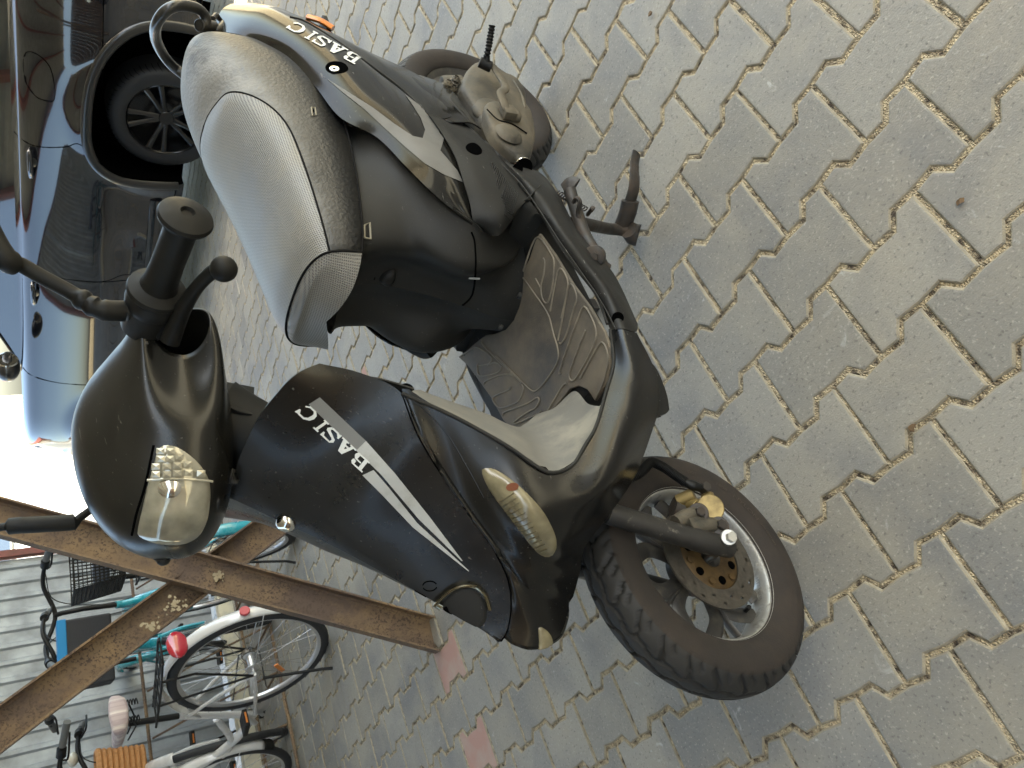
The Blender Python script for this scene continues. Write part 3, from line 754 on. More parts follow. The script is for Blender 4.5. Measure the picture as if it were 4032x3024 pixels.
# ---- centre tunnel / seat column
rows = [
    [Vector((0, .612, .672)), Vector((.05, .618, .671))] + U((783, 555, .10), (780, 480, .125), (775, 420, .13), (762, 330, .13), (748, 270, .125)),
    [Vector((0, .620, .625)), Vector((.05, .630, .622))] + U((850, 540, .105), (858, 460, .135), (848, 390, .15), (832, 330, .16), (813, 296, .165)),
    [Vector((0, .607, .550)), Vector((.05, .620, .548))] + U((933, 560, .11), (940, 500, .142), (938, 460, .158), (925, 408, .178)),
    [Vector((0, .577, .460)), Vector((.045, .588, .458))] + U((1017, 590, .112), (1022, 540, .142), (1022, 500, .165), (1020, 478, .178)),
    [Vector((0, .548, .395)), Vector((.04, .556, .395)), Vector((.075, .58, .395)), Vector((.10, .605, .395))] + U((1112, 572, .115), (1078, 535, .13), (1058, 500, .155)),
    [Vector((0, .540, .352)), Vector((.04, .549, .352)), Vector((.072, .575, .352)), Vector((.095, .602, .352)), Vector((.11, .64, .352)), Vector((.12, .69, .352)), Vector((.14, .74, .352))],
]
for r in rows[:5]: r[0].x = 0
GT = surf(rows, 40, 50, 16)
for r in GT: r[0].x = 0
sheet('seat_column', GT, MATTE2, scooter, .003, mirror=True)
TT = bvh(GT)
seam('panel_seam', [c3(968, 20), c3(985, 70), c3(992, 150), c3(992, 230), c3(985, 330), c3(965, 400), c3(915, 450)], TT, VOID, scooter, .0018)
MB().box(Q(c3, 985, 290, .085), (.003, .002, .022)).build('seam_gap', mat('seam_gap_light', (.5, .5, .47), .5), scooter, smooth=False)  # pale sliver painted for the light showing through the seam
blob('seat_lock', [c3(430, 300), c3(450, 262), c3(500, 235), c3(530, 245), c3(525, 290), c3(500, 325), c3(460, 328)], TT, BLACK, scooter, .004, .008, 32)
blob('seat_lock_slot', [c3(400, 300), c3(404, 284), c3(411, 282), c3(406, 298)], TT, VOID, scooter, .0003, .0003, 12)
b = MB(); b.tube([hit(TT, *c1(x, y), .004) for x, y in ((1375, 1560), (1378, 1480), (1415, 1462), (1420, 1565), (1380, 1560))], .0018, 6); b.build('torn_vinyl_tab', mat('frayed_backing', (.3, .27, .2), .8), scooter)
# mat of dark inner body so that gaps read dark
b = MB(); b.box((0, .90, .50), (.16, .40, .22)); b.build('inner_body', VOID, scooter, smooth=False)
# ---- seat
def lerp_tab(tab, x):
    n = len(tab)
    if x <= tab[0][0]: return tab[0][1:]
    if x >= tab[-1][0]: return tab[-1][1:]
    i = max(k for k in range(n - 1) if tab[k][0] <= x)
    x0, x1 = tab[i][0], tab[i + 1][0]; h = x1 - x0; t = (x - x0) / h; out = []
    for c in range(1, len(tab[0])):
        y0, y1 = tab[i][c], tab[i + 1][c]
        m0 = (y1 - tab[i - 1][c]) / (x1 - tab[i - 1][0]) if i > 0 else (y1 - y0) / h
        m1 = (tab[i + 2][c] - y0) / (tab[i + 2][0] - x0) if i < n - 2 else (y1 - y0) / h
        out.append((2 * t**3 - 3 * t * t + 1) * y0 + (t**3 - 2 * t * t + t) * h * m0 + (-2 * t**3 + 3 * t * t) * y1 + (t**3 - t * t) * h * m1)
    return tuple(out)
def lerp_tab_old(tab, x):
    if x <= tab[0][0]: return tab[0][1:]
    for a, b_ in zip(tab, tab[1:]):
        if x <= b_[0]:
            t = (x - a[0]) / (b_[0] - a[0]); t = t * t * (3 - 2 * t) * .5 + t * .5
            return tuple(p + (q - p) * t for p, q in zip(a[1:], b_[1:]))
    return tab[-1][1:]
#          b     w     zbot  ztop
SEAT = [(.575, .120, .690, .775), (.62, .134, .682, .787), (.72, .142, .668, .802), (.80, .145, .660, .815), (.88, .145, .655, .832), (.96, .142, .655, .852),
        (1.02, .136, .662, .866), (1.08, .125, .680, .876), (1.13, .110, .708, .880), (1.18, .090, .745, .874), (1.215, .06, .785, .862), (1.232, .025, .825, .850)]
def seatp(b_, t, off=0):
    """t in -1..1 across"""
    w_, zb, zt = lerp_tab(SEAT, b_)
    a = t * math.pi / 2
    l = w_ * math.copysign(abs(math.sin(a)) ** .80, t)
    c = max(0, math.cos(a))
    z = zb + (zt - zb) * c ** .42
    if b_ > .93: z -= .012 * math.exp(-((b_ - 1.0) / .03) ** 2) * math.exp(-((t - .25) / .25) ** 2)
    p = Vector((l, b_, z))
    return p
def seatn(b_, t):
    p = seatp(b_, t); a = seatp(min(1.23, b_ + .004), t) - seatp(max(.576, b_ - .004), t); c = seatp(b_, min(1, t + .01)) - seatp(b_, max(-1, t - .01))
    n = a.cross(c).normalized()
    if n.z < 0: n = -n
    return n
NB, NT = 60, 48
g = []
for i in range(NB + 1):
    f = i / NB; b_ = .575 + (1.232 - .575) * (1 - (1 - f) ** 1.25)
    g.append([seatp(b_, -1 + 2 * k / NT) for k in range(NT + 1)])
seat_g = g
b = MB(); n1 = NT + 1
b.add([p for r in g for p in r], [(i * n1 + k, i * n1 + k + 1, (i + 1) * n1 + k + 1, (i + 1) * n1 + k) for i in range(NB) for k in range(NT)])
b.add([p for p in g[-1]], [tuple(range(n1))])
seat = b.build('seat', VINYL, scooter, auto=1.2)
md = seat.modifiers.new('th', 'SOLIDIFY'); md.thickness = .006; md.offset = -1
# front face of the seat
e0 = [seatp(.575, -1 + 2 * k / NT) for k in range(NT + 1)]
cen = Vector((0, 0, .728)); rows = []
for i in range(11):
    s = 1 - i / 10; r = []
    for p in e0:
        q = Vector((p.x * s, 0, cen.z + (p.z - cen.z) * s))
        wx = abs(p.x) / .12; dep = .040 * (1 - (wx * s) ** 2.2) * 1.0
        q.y = .575 - dep + (q.z - .735) * .55 * (1 - s ** 4) * 1.0
        if i == 0: q = p.copy()
        r.append(q)
    rows.append(r)
PERF = bpy.data.materials.new('perforated_grey_fabric'); PERF.use_nodes = True
def perf(m, col, dark, sc, dirt):
    n = m.node_tree; N = n.nodes; K = n.links; bs = N['Principled BSDF']; bs.inputs['Roughness'].default_value = .42; bs.inputs['Specular IOR Level'].default_value = .6
    uv = N.new('ShaderNodeUVMap'); uv.uv_map = 'UV'
    def cell(ch):
        s = N.new('ShaderNodeSeparateXYZ'); K.new(uv.outputs[0], s.inputs[0])
        a = N.new('ShaderNodeMath'); a.operation = 'MULTIPLY'; a.inputs[1].default_value = sc; K.new(s.outputs[ch], a.inputs[0])
        f = N.new('ShaderNodeMath'); f.operation = 'FRACT'; K.new(a.outputs[0], f.inputs[0])
        c = N.new('ShaderNodeMath'); c.operation = 'SUBTRACT'; c.inputs[1].default_value = .5; K.new(f.outputs[0], c.inputs[0])
        p = N.new('ShaderNodeMath'); p.operation = 'POWER'; p.inputs[1].default_value = 2; K.new(c.outputs[0], p.inputs[0]); return p
    a = N.new('ShaderNodeMath'); a.operation = 'ADD'; K.new(cell(0).outputs[0], a.inputs[0]); K.new(cell(1).outputs[0], a.inputs[1])
    r = N.new('ShaderNodeMapRange'); r.inputs[1].default_value = .045; r.inputs[2].default_value = .12; K.new(a.outputs[0], r.inputs[0])
    tc = N.new('ShaderNodeTexCoord')
    t = N.new('ShaderNodeTexNoise'); t.inputs['Scale'].default_value = 5; t.inputs['Detail'].default_value = 7; K.new(tc.outputs['Object'], t.inputs['Vector'])
    r2 = N.new('ShaderNodeMapRange'); r2.inputs[1].default_value = .42; r2.inputs[2].default_value = .68; K.new(t.outputs['Fac'], r2.inputs[0])
    x = N.new('ShaderNodeMix'); x.data_type = 'RGBA'; x.inputs[6].default_value = (*col, 1); x.inputs[7].default_value = (*dirt, 1); K.new(r2.outputs[0], x.inputs[0])
    y = N.new('ShaderNodeMix'); y.data_type = 'RGBA'; y.inputs[6].default_value = (*dark, 1); K.new(x.outputs[2], y.inputs[7]); K.new(r.outputs[0], y.inputs[0])
    K.new(y.outputs[2], bs.inputs['Base Color'])
    bp = N.new('ShaderNodeBump'); bp.inputs['Strength'].default_value = .6; bp.inputs['Distance'].default_value = .0015; K.new(r.outputs[0], bp.inputs['Height']); K.new(bp.outputs[0], bs.inputs['Normal'])
perf(PERF, (.235, .23, .21), (.06, .057, .05), 1 / .0034, (.27, .235, .165))
PERF2 = bpy.data.materials.new('perforated_grey_vinyl'); PERF2.use_nodes = True
perf(PERF2, (.23, .22, .195), (.075, .07, .06), 1 / .0034, (.21, .2, .17))
def uvgrid(name, g, du, dv, material, parent):
    nv, nu = len(g), len(g[0]); me = bpy.data.meshes.new(name)
    me.from_pydata([tuple(p) for r in g for p in r], [], [(j * nu + i, j * nu + i + 1, (j + 1) * nu + i + 1, (j + 1) * nu + i) for j in range(nv - 1) for i in range(nu - 1)])
    uvl = me.uv_layers.new(name='UV')
    for pl in me.polygons:
        for li in pl.loop_indices:
            vi = me.loops[li].vertex_index; p = me.vertices[vi].co
            uvl.data[li].uv = (du(p), dv(p))
    return link(name, me, material, parent)
fp = uvgrid('seat_front_panel', rows, lambda p: p.x, lambda p: p.z, PERF2, scooter)
# rider pad
g = []
def padw(b_):
    e = (b_ - .575) / (1.0 - .575)
    return .80 * max(0, 1 - max(0, (e - .55) / .45) ** 2.6) ** .5
for i in range(61):
    f = i / 60; b_ = .577 + (1.0 - .577) * (1 - (1 - f) ** 1.6)
    tw = max(.004, padw(b_)); r = []
    for k in range(41):
        u = -1 + 2 * k / 40; t = u * tw
        r.append(seatp(b_, t) + seatn(b_, t) * (.0026 * min(1, (1 - abs(u)) * 4) ** .8 * min(1, (1 - f) * 8) + .0006))
    g.append(r)
pad = uvgrid('seat_pad', g, lambda p: math.copysign(abs(p.x) * 1.0 + max(0, .80 - p.z) * .5 * (abs(p.x) > .08), p.x), lambda p: p.y, PERF, scooter)
PIPE = mat('seam_piping', (.008, .0075, .007), .8, spec=.1)
b = MB(); ed = [r[-1] for r in g] + [r[0] for r in g[::-1]]; b.tube(ed, .0018, 6); b.build('seam_piping', PIPE, pad)
b = MB(); b.tube([seatp(.5765, -1 + 2 * k / 60) + Vector((0, -.0, .0)) + seatn(.5765, -1 + 2 * k / 60) * .001 for k in range(61)], .0022, 6); b.build('seam_piping', PIPE, fp)
# lower edge band and rear seam
b = MB(); b.tube([seatp(.577 + .655 * i / 60, 1) for i in range(61)] + [seatp(1.232 - .655 * i / 60, -1) for i in range(61)], .0020, 8); b.build('seat_edge_welt', PIPE, seat)
# torn square patch hole
tS = bvh(seat_g)
b = MB(); b.tube([hit(tS, *c1(x, y), .001) for x, y in ((1038, 705), (1045, 760), (1070, 755), (1062, 706), (1038, 705))], .0014, 6); b.build('torn_thread', mat('frayed_backing2', (.3, .27, .2), .8), seat)
blob('tear', [c1(1045, 715), c1(1048, 738), c1(1060, 736), c1(1056, 712)], tS, VOID, seat, .0012, .0002, 12, 2)

# ---- tail panels
rows = [
    S(c1, (398, 205, .030), (425, 120, .035), (455, 62, .036), (505, 30, .030), (560, 20, .020)),
    S(c1, (520, 216, .072), (560, 150, .080), (600, 95, .085), (640, 50, .080), (700, 26, .066)),
    S(c1, (640, 250, .092), (680, 190, .105), (730, 120, .112), (780, 65, .108), (860, 62, .092)),
    S(c1, (870, 362, .122), (905, 290, .138), (960, 210, .144), (1010, 160, .138), (1040, 160, .126)),
    S(c1, (1060, 560, .142), (1110, 470, .160), (1180, 370, .168), (1260, 320, .162), (1320, 345, .148)),
    S(c1, (1225, 765, .162), (1290, 680, .174), (1390, 600, .184), (1500, 560, .180), (1620, 575, .166)),
    S(c1, (1465, 895, .172), (1510, 830, .182), (1590, 760, .192), (1690, 730, .190), (1788, 735, .182)),
    S(c1, (1650, 1080, .180), (1700, 1040, .186), (1780, 990, .195), (1880, 985, .197), (1979, 1020, .190)),
    S(c1, (1800, 1230, .184), (1850, 1190, .188), (1910, 1160, .191), (1970, 1160, .194), (2033, 1187, .190)),
    S(c1, (1950, 1360, .182), (1980, 1345, .180), (2010, 1330, .184), (2040, 1322, .186), (2067, 1322, .184)),
    S(c1, (2092, 1462, .175), (2094, 1460, .175), (2096, 1458, .175), (2098, 1455, .175), (2100, 1450, .175))]
GP = surf(rows, 36, 80, 2)
tail = sheet('tail_panel', GP, TAILM, scooter, .0035, mirror=True)
TP = bvh(GP)
rows = [S(c1, (560, 20, .020), (600, 28, .015), (640, 40, .008)), S(c1, (700, 26, .066), (760, 50, .055), (800, 62, .04)),
        S(c1, (860, 62, .092), (930, 92, .085), (980, 110, .07)), S(c1, (1040, 160, .126), (1140, 195, .118), (1200, 225, .100)),
        S(c1, (1320, 345, .148), (1400, 340, .140), (1420, 340, .12)), S(c1, (1620, 575, .166), (1660, 520, .158), (1700, 470, .140)),
        S(c1, (1788, 735, .182), (1850, 660, .178), (1900, 600, .155)), S(c1, (1850, 790, .184), (1960, 760, .176), (2040, 745, .152))]
sheet('tail_lower_panel', surf(rows, 16, 50, 2), TAILM, scooter, .003, mirror=True)
rows = [S(c1, (1640, 560, .160), (1700, 500, .150), (1750, 490, .135)), S(c1, (1790, 700, .176), (1850, 600, .168), (1920, 560, .14)), S(c1, (1880, 775, .18), (1990, 720, .17), (2040, 700, .145)), S(c1, (1950, 800, .18), (2080, 800, .168), (2150, 840, .15))]
sheet('tail_lower_panel', surf(rows, 16, 30, 1), TAILM, scooter, .003, mirror=True)
b = MB(); b.curve([hit(TP, *c1(x, y), .001) for x, y in ((900, 60), (1000, 130), (1200, 255), (1450, 430), (1640, 575), (1790, 730))], .0016, 6, 50); b.build('panel_edge', BLACK, scooter)
# bolt hole with washer
c_ = hit(TP, *c1(1205, 440), 0); nn = (c_ - hit(TP, *c1(1205, 440), -.02)).normalized()
hw = MB().lathe([(0, .0012), (.013, .0012), (.0175, .0022), (.0195, .0012), (.021, -.001)], c_, nn, 32).build('bolt_well', VOID, scooter)
MB().lathe([(.003, .003), (.007, .0042), (.009, .0035), (.0095, .001)], hit(TP, *c1(1190, 458), 0), nn, 24).build('washer', CHROME, hw)
# silver swoosh with its hooked end
def swoosh():
    up = [(1120, 500), (1250, 610), (1390, 720), (1530, 850), (1650, 960), (1780, 1070), (1900, 1140), (2025, 1192)]
    lo = [(1124, 506), (1275, 600), (1440, 705), (1580, 810), (1700, 890), (1790, 925), (1880, 985), (2025, 1190)]
    qs = []
    for a, c, d, e in zip(up, up[1:], lo[1:], lo): qs.append(tuple(c1(*p) for p in (a, c, d, e)))
    U2 = [(1700, 890), (1765, 905), (1780, 850), (1750, 770), (1700, 690), (1645, 612)]
    L2 = [(1790, 930), (1880, 985), (1905, 905), (1850, 790), (1760, 700), (1650, 620)]
    for a, c, d, e in zip(U2, U2[1:], L2[1:], L2): qs.append(tuple(c1(*p) for p in (a, c, d, e)))
    L3 = [(1880, 985), (1990, 1120), (2025, 1190)]
    qs.append(tuple(c1(*p) for p in ((1790, 925), (1880, 985), (1990, 1115), (1900, 1140))))
    qs.append(tuple(c1(*p) for p in ((1900, 1140), (1990, 1115), (2026, 1190), (2022, 1190))))
    return qs
SWO = mat('silver_swoosh', (.125, .122, .112), .45, metal=0, dirt=(.12, .115, .10), dscale=14, dlo=.45, dhi=.8)
decal('silver_swoosh', swoosh(), TP, SWO, scooter, n=8, off=.001)
def ktail(X, v):
    t = X / TOT
    p00 = Vector((1372, 428)); p10 = Vector((930, 232)); p01 = Vector((1425, 395)); p11 = Vector((940, 150))
    p00 = Vector((1376, 380)); p10 = Vector((936, 142)); p01 = Vector((1320, 424)); p11 = Vector((872, 184))
    p = p00.lerp(p10, t).lerp(p01.lerp(p11, t), v); return c1(p.x, p.y)
word('lettering', 'BASIC', None, None, None, TP, LET, ADV, ktail, off=.0015)
# tail end, orange indicator, grab bar
rows = [[Vector((0.0, 1.262, .80)), Vector((.03, 1.25, .83)), Vector((.028, 1.228, .868)), Vector((0, 1.225, .88))],
        [Vector((0.0, 1.31, .76)), Vector((.035, 1.305, .79)), Vector((.03, 1.27, .83)), Vector((0, 1.26, .845))]]
b = MB(); b.box((0, 1.25, .775), (.06, .07, .10)); b.box((0, 1.20, .72), (.11, .1, .12)); b.build('tail_core', MATTE, scooter, smooth=False, bev=.008)
ORG = mat('orange_plastic', (.65, .2, .03), .3, coat=.4)
for sg in (1, -1):
    a = Q(c1, 1020, 112, .10); c = Q(c1, 1180, 185, .105)
    b = MB(); b.tube(crom([Vector((sg * a.x, a.y, a.z)), Vector((sg * (a.x + c.x) / 2 + sg * .004, (a.y + c.y) / 2, (a.z + c.z) / 2)), Vector((sg * c.x, c.y, c.z))], 14), [(.006, .016)] * 14, 12); b.build('rear_indicator', ORG, scooter)
b = MB(); b.box(Q(c1, 1130, 185, .09), (.03, .05, .012)); b.build('indicator_bracket', BLACK, scooter, smooth=False, bev=.002)
BAR = mat('black_tube_paint', (.016, .015, .013), .3, coat=.3, dirt=(.06, .05, .035), dscale=14, dlo=.45, dhi=.8)
bar = crom([Q(c1, 345, 175, .055), Q(c1, 345, 110, .07), Q(c1, 290, 55, .085), Q(c1, 180, 35, .095), Q(c1, 90, 70, .085), Q(c1, 30, 150, .05), Q(c1, 20, 240, .0), Q(c1, 60, 340, -.045), Q(c1, 130, 430, -.075), Q(c1, 215, 500, -.085), Vector((-.085, 1.20, .80))], 70)
MB().tube(bar, .0105, 14).build('grab_bar', BAR, scooter)
gb = MB().cyl(Q(c1, 305, 165, .06), Q(c1, 405, 178, .045), .012).build('grab_bar_sleeve', BAR, scooter)
MB().lathe([(.0085, 0), (.0085, .02)], Q(c1, 302, 164, .0602), Q(c1, 405, 178, .045) - Q(c1, 305, 165, .06), 20).build('sleeve_bore', VOID, gb)
b = MB(); b.curve(S(c1, (400, 185, .045), (430, 195, .045), (470, 160, .04)), .009, 10, 14); b.curve(S(c1, (395, 120, .05), (420, 100, .045), (450, 150, .03)), .005, 8, 14); b.build('bar_bracket', BAR, scooter)

# ---- headlight fairing
#          l    bf    br    zt     zb    zc
POD_T = [(-.17, .345, .44, 1.035, .945), (-.14, .300, .44, 1.043, .938), (-.11, .245, .44, 1.058, .932), (-.08, .198, .44, 1.078, .925), (-.04, .165, .44, 1.100, .918), (0, .155, .44, 1.107, .915),
         (.04, .165, .44, 1.100, .918), (.08, .198, .44, 1.078, .925), (.11, .245, .44, 1.058, .932), (.14, .300, .44, 1.043, .938), (.165, .345, .44, 1.036, .945), (.185, .37, .44, 1.032, .952)]
def podp(l, th, off=0):
    bf, br, zt, zb = lerp_tab(POD_T, l)
    bc = bf + (br - bf) * .60; zc = zb + (zt - zb) * .42
    c, s = math.cos(th), math.sin(th)          # th=0 front, 90 top, 180 rear
    rb = (bc - bf) if c > 0 else (br - bc)
    rz = (zt - zc) if s > 0 else (zc - zb)
    e = .92
    y = bc - rb * math.copysign(abs(c) ** e, c); z = zc + rz * math.copysign(abs(s) ** e, s)
    p = Vector((l, y, z))
    if off: 
        n = Vector((l * .6, -(c) * 1.0, s)).normalized(); p = p + n * off
    return p
rows = []
for i in range(57):
    l = -.18 + .36 * i / 56; r = []
    for k in range(73):
        th = -math.pi + 2 * math.pi * k / 72
        p = podp(l, th)
        if abs(l) > .12:                     # the ends are cut back round the grip
            s = (abs(l) - .12) / .06; hole = max(0, 1 - (abs(p.z - .985) / .05) ** 2)
            p.x = math.copysign(abs(p.x) - .050 * hole * s, l)
        r.append(p)
    rows.append(r)
b = MB(); k1 = 73
b.add([p for r in rows for p in r], [(i * k1 + k, i * k1 + k + 1, (i + 1) * k1 + k + 1, (i + 1) * k1 + k) for i in range(56) for k in range(72)])
pod = b.build('headlight_fairing', POD, scooter, auto=1.3)
md = pod.modifiers.new('th', 'SOLIDIFY'); md.thickness = .003; md.offset = -1
TPod = bvh(rows)
GLASS = mat('headlamp_glass', (.30, .28, .21), .07, spec=.6, coat=.5, metal=.25, var=.45, dscale=35)
lens = blob('headlight_lens', [c6(525, 1000), c6(590, 1010), c6(660, 1055), c6(720, 1120), c6(752, 1200), c6(745, 1330), c6(715, 1420), c6(660, 1470), c6(580, 1488), c6(480, 1478), c6(410, 1448), c6(396, 1420), c6(420, 1310), c6(445, 1200), c6(475, 1100), c6(495, 1030)], TPod, GLASS, scooter, .001, .006, 72, 10)
GL2 = mat('lens_prism', (.38, .35, .26), .1, spec=.6, coat=.4, metal=.25)
b = MB()
for i, (x, y) in enumerate(((520, 1040), (560, 1040), (520, 1075), (560, 1075), (600, 1065), (500, 1110), (545, 1110), (590, 1105), (635, 1100), (500, 1145), (545, 1145), (590, 1140), (640, 1138), (690, 1140))):
    vs = [hit(TPod, *c6(x + a, y + c), .0105 if (a, c) != (0, 0) else .0125) for a, c in ((-18, -14), (18, -14), (18, 14), (-18, 14), (0, 0))]
    b.add(vs, [(0, 1, 4), (1, 2, 4), (2, 3, 4), (3, 0, 4)])
b.build('prism_cell', GL2, lens, smooth=False)
b = MB(); q = crom([Vector((*c6(x, y), 0)) for x, y in ((462, 1170), (560, 1165), (650, 1168), (735, 1176))], 20); b.tube([hit(TPod, p.x, p.y, .0085) for p in q], .0016, 6)
b.build('lens_rib', GL2, lens)
b = MB(); b.sphere(hit(TPod, *c6(560, 1210), -.012), .022, 20); b.build('bulb_reflector', CHROME, lens)
seam('fairing_groove', [c6(480, 1010), c6(440, 1200), c6(400, 1330), c6(378, 1430)], TPod, VOID, pod, .0016)
b = MB(); b.tube(crom([Q(c6, 480, 1498, -.03), Q(c6, 500, 1530, -.032), Q(c6, 530, 1545, -.034)], 10), .006, 10); b.sphere(Q(c6, 525, 1540, -.034), .009); b.build('adjuster_screw', BLACK, scooter)
# handlebar, grips, perch, lever, mirrors
gi, go = P(338, 632, .21), P(402, 468, .335)
ax = (go - gi).normalized()
MB().tube([gi - ax * .10, gi], .012, 14).build('handlebar', BLACK, scooter)
MB().lathe([(0, -.002), (.031, -.002), (.034, .002), (.033, .007), (.0215, .013), (.0195, .022), (.0180, .05), (.0182, .11), (.0190, (go - gi).length - .012), (.0195, (go - gi).length - .008), (.0285, (go - gi).length - .006), (.0300, (go - gi).length - .002), (.0285, (go - gi).length + .002), (.020, (go - gi).length + .006), (.008, (go - gi).length + .008), (.006, (go - gi).length + .004), (0, (go - gi).length + .004)], gi, ax, 40).build('left_grip', RUB, scooter)
mr = lambda p: Vector((-p.x, p.y, p.z))
MB().lathe([(0, -.002), (.031, -.002), (.0215, .013), (.018, .05), (.019, .13), (.0285, .135), (.02, .142), (0, .142)], mr(gi), mr(go) - mr(gi), 30).build('right_grip', RUB, scooter)
b = MB(); b.sphere(gi - ax * .014, .032, 24, (1, 1, 1)); b.lathe([(.026, -.06), (.03, -.03), (.031, 0), (.03, .004)], gi - ax * .004, ax, 28)
b.curve([gi - ax * .03 + Vector((0, 0, .01)), P(285, 668, .185), P(268, 672, .185)], [.016, .013, .012], 12, 12)
pc = b.build('switch_perch', BLACK, scooter)
b = MB(); b.box(gi - ax * .042 + Vector((0, -.006, -.022)), (.03, .045, .03)); b.build('brake_switch', BLACK, scooter, smooth=False, bev=.004)
b = MB(); b.curve(S(c7, (1110, 740, .165), (1130, 690, .175), (1165, 600, .195), (1210, 500, .222), (1290, 380, .262), (1370, 300, .290), (1430, 262, .305)), [.012, .0108, .0098, .0088, .0076, .0076, .009], 12, 40)
b.sphere(Q(c7, 1462, 264, .312), .0148, 24); b.build('brake_lever', RUB, scooter)
st = crom([P(268, 672, .185), P(232, 671, .187), P(205, 664, .188), P(150, 630, .19), P(90, 598, .195), P(45, 572, .2), P(12, 560, .21), P(-25, 500, .22), P(-60, 420, .24)], 60)
rad = []
for i, p in enumerate(st):
    f = i / 59; r = .0125 if f < .12 else (.0115 if f < .24 else .0088)
    if .10 < f < .235: r = .0118 + .0012 * math.sin(f * 260)
    if f > .58: r = .0135
    rad.append(r)
MB().tube(st, rad, 16).build('mirror_stem', RUB, scooter)
b = MB(); rr = crom([P(200, 1098, -.16), P(168, 1122, -.16), P(158, 1128, -.16), P(60, 1134, -.165), P(50, 1134, -.165), P(10, 1138, -.17), P(-60, 1146, -.18)], 40)
b.tube(rr, [.0055 if (i < 8 or i > 28) else .0115 for i in range(40)], 14); b.build('mirror_stem', RUB, scooter)
for tip, sg in ((st[-1], 1), (rr[-1], -1)):
    b = MB(); b.sphere(tip + Vector((sg * .05, .0, .05)), .09, 24, (1, .28, .6)); mh = b.build('mirror_head', BLACK, scooter)
    b = MB().lathe([(0, 0), (.07, .0)], tip + Vector((sg * .05, .026, .05)), (0, 1, 0), 32); b.build('mirror_glass', CHROME, mh)
# steering neck
b = MB()
b.tube([Vector((0, .335, .93)), Vector((0, .318, .90)), Vector((0, .30, .865)), Vector((0, .27, .80))], [.07, .062, .055, .05], 24)
b.build('steering_neck', BLACK, scooter)
rows = [S(c6, (795, 710, .04), (870, 725, .03), (950, 740, .02)), S(c6, (800, 770, .06), (870, 790, .055), (945, 810, .05)), S(c6, (815, 820, .075), (870, 850, .07), (940, 868, .062))]
sheet('key_cover', surf(rows, 14, 14, 0), MATTE2, scooter, .003)
b = MB()
for i in range(5):
    x = 850 + 9 * i; b.tube([Q(c6, x, 1120 + 6 * i, .06 - .01 * i), Q(c6, x - 20, 1190, .05)], .0016, 6)
b.build('cable', BLACK, scooter)

# ---- front wheel (turned a touch, fitted to the picture)
NWX = (SMI.to_3x3() @ Vector((.9983, -.0265, -.0521))).normalized()
LIP = SMI @ Vector((-.5484, -.4295, .2105)); WC = LIP - NWX * .034
def tyre(name, c, ax, R_=.2135, parent=scooter, grooves=True, n=360):
    prof = [(.136, -.031), (.139, -.036), (.148, -.041), (.160, -.0455), (.174, -.047), (.186, -.0455), (.1935, -.042), (.198, -.038)]
    prof = [(r * R_ / .2135, a) for r, a in prof]
    tread = []
    for i in range(1, 24):
        a = -.038 + .076 * i / 24; tread.append((R_ - .0155 * (abs(a) / .038) ** 2.3, a))
    full = prof + tread + [(r, -a) for r, a in prof[::-1]]
    ax = Vector(ax).normalized(); e1 = ax.orthogonal().normalized(); e2 = ax.cross(e1); vs = []; K_ = len(full); mi = []
    for i in range(n):
        th = 2 * math.pi * i / n; d = e1 * math.cos(th) + e2 * math.sin(th)
        for (r, a) in full:
            dr = 0
            if grooves and r > .1955 * R_ / .2135 - 0.001:
                u = abs(a) / .04; ph = (th / (2 * math.pi) * 26 + (0 if a > 0 else .5) + .55 * u * u) % 1
                w_ = .085 if u > .35 else 0
                if ph < w_ + .02 * u and u > .28: dr = -.0075
                if .45 < ph < .53 and u > .72: dr = -.0065
                zz = .010 + .003 * math.sin(th * 26)
                if abs(abs(a) - zz) < .0018: dr = -.005
            vs.append(c + d * (r + dr) + ax * a)
    fs = []
    for i in range(n):
        j = (i + 1) % n
        for k in range(K_ - 1): fs.append((i * K_ + k, j * K_ + k, j * K_ + k + 1, i * K_ + k + 1)); mi.append(1 if k < 6 or k >= K_ - 7 else 0)
    me = bpy.data.meshes.new(name); me.from_pydata([tuple(v) for v in vs], [], fs)
    me.materials.append(TYRE); me.materials.append(WALL); me.polygons.foreach_set('material_index', mi)
    o = link(name, me, None, parent); return o
wheel = bpy.data.objects.new('front_wheel', None); C.objects.link(wheel); wheel.parent = scooter
ft = tyre('tyre', WC, NWX, parent=wheel)
b = MB(); b.lathe([(.1375, -.034), (.1405, -.0355), (.1415, -.033), (.139, -.030), (.1345, -.029), (.131, -.024), (.1285, -.012), (.127, 0), (.1285, .012), (.131, .024), (.1345, .029), (.139, .030), (.1415, .033), (.1405, .0355), (.1375, .034)], WC, NWX, 96); rim = b.build('rim', ALU, wheel)
e1 = Vector((0, 0, 1)) - NWX * NWX.z; e1.normalize(); e2 = NWX.cross(e1)
def wp(r, a, x): return WC + (e1 * math.cos(a) + e2 * math.sin(a)) * r + NWX * x
RIMD = mat('dark_wheel_paint', (.06, .056, .05), .45, metal=.4, dirt=(.18, .16, .12), dscale=20, dlo=.5, dhi=.8)
for k in range(5):
    a0 = k * 2 * math.pi / 5 + .5; b = MB()
    for s in (-1, 1):
        pts = [wp(.035, a0 + s * .15, -.004), wp(.065, a0 + s * .12, -.006), wp(.095, a0 + s * .24, -.004), wp(.128, a0 + s * .50, 0)]
        b.tube(crom(pts, 16), [(.014, .0065)] * 16, 8, flat=tuple(NWX))
    b.tube([wp(.06, a0, -.006), wp(.105, a0, -.004), wp(.128, a0, 0)], [(.004, .008)] * 3, 8, flat=tuple(NWX))
    b.build('spoke', RIMD, wheel)
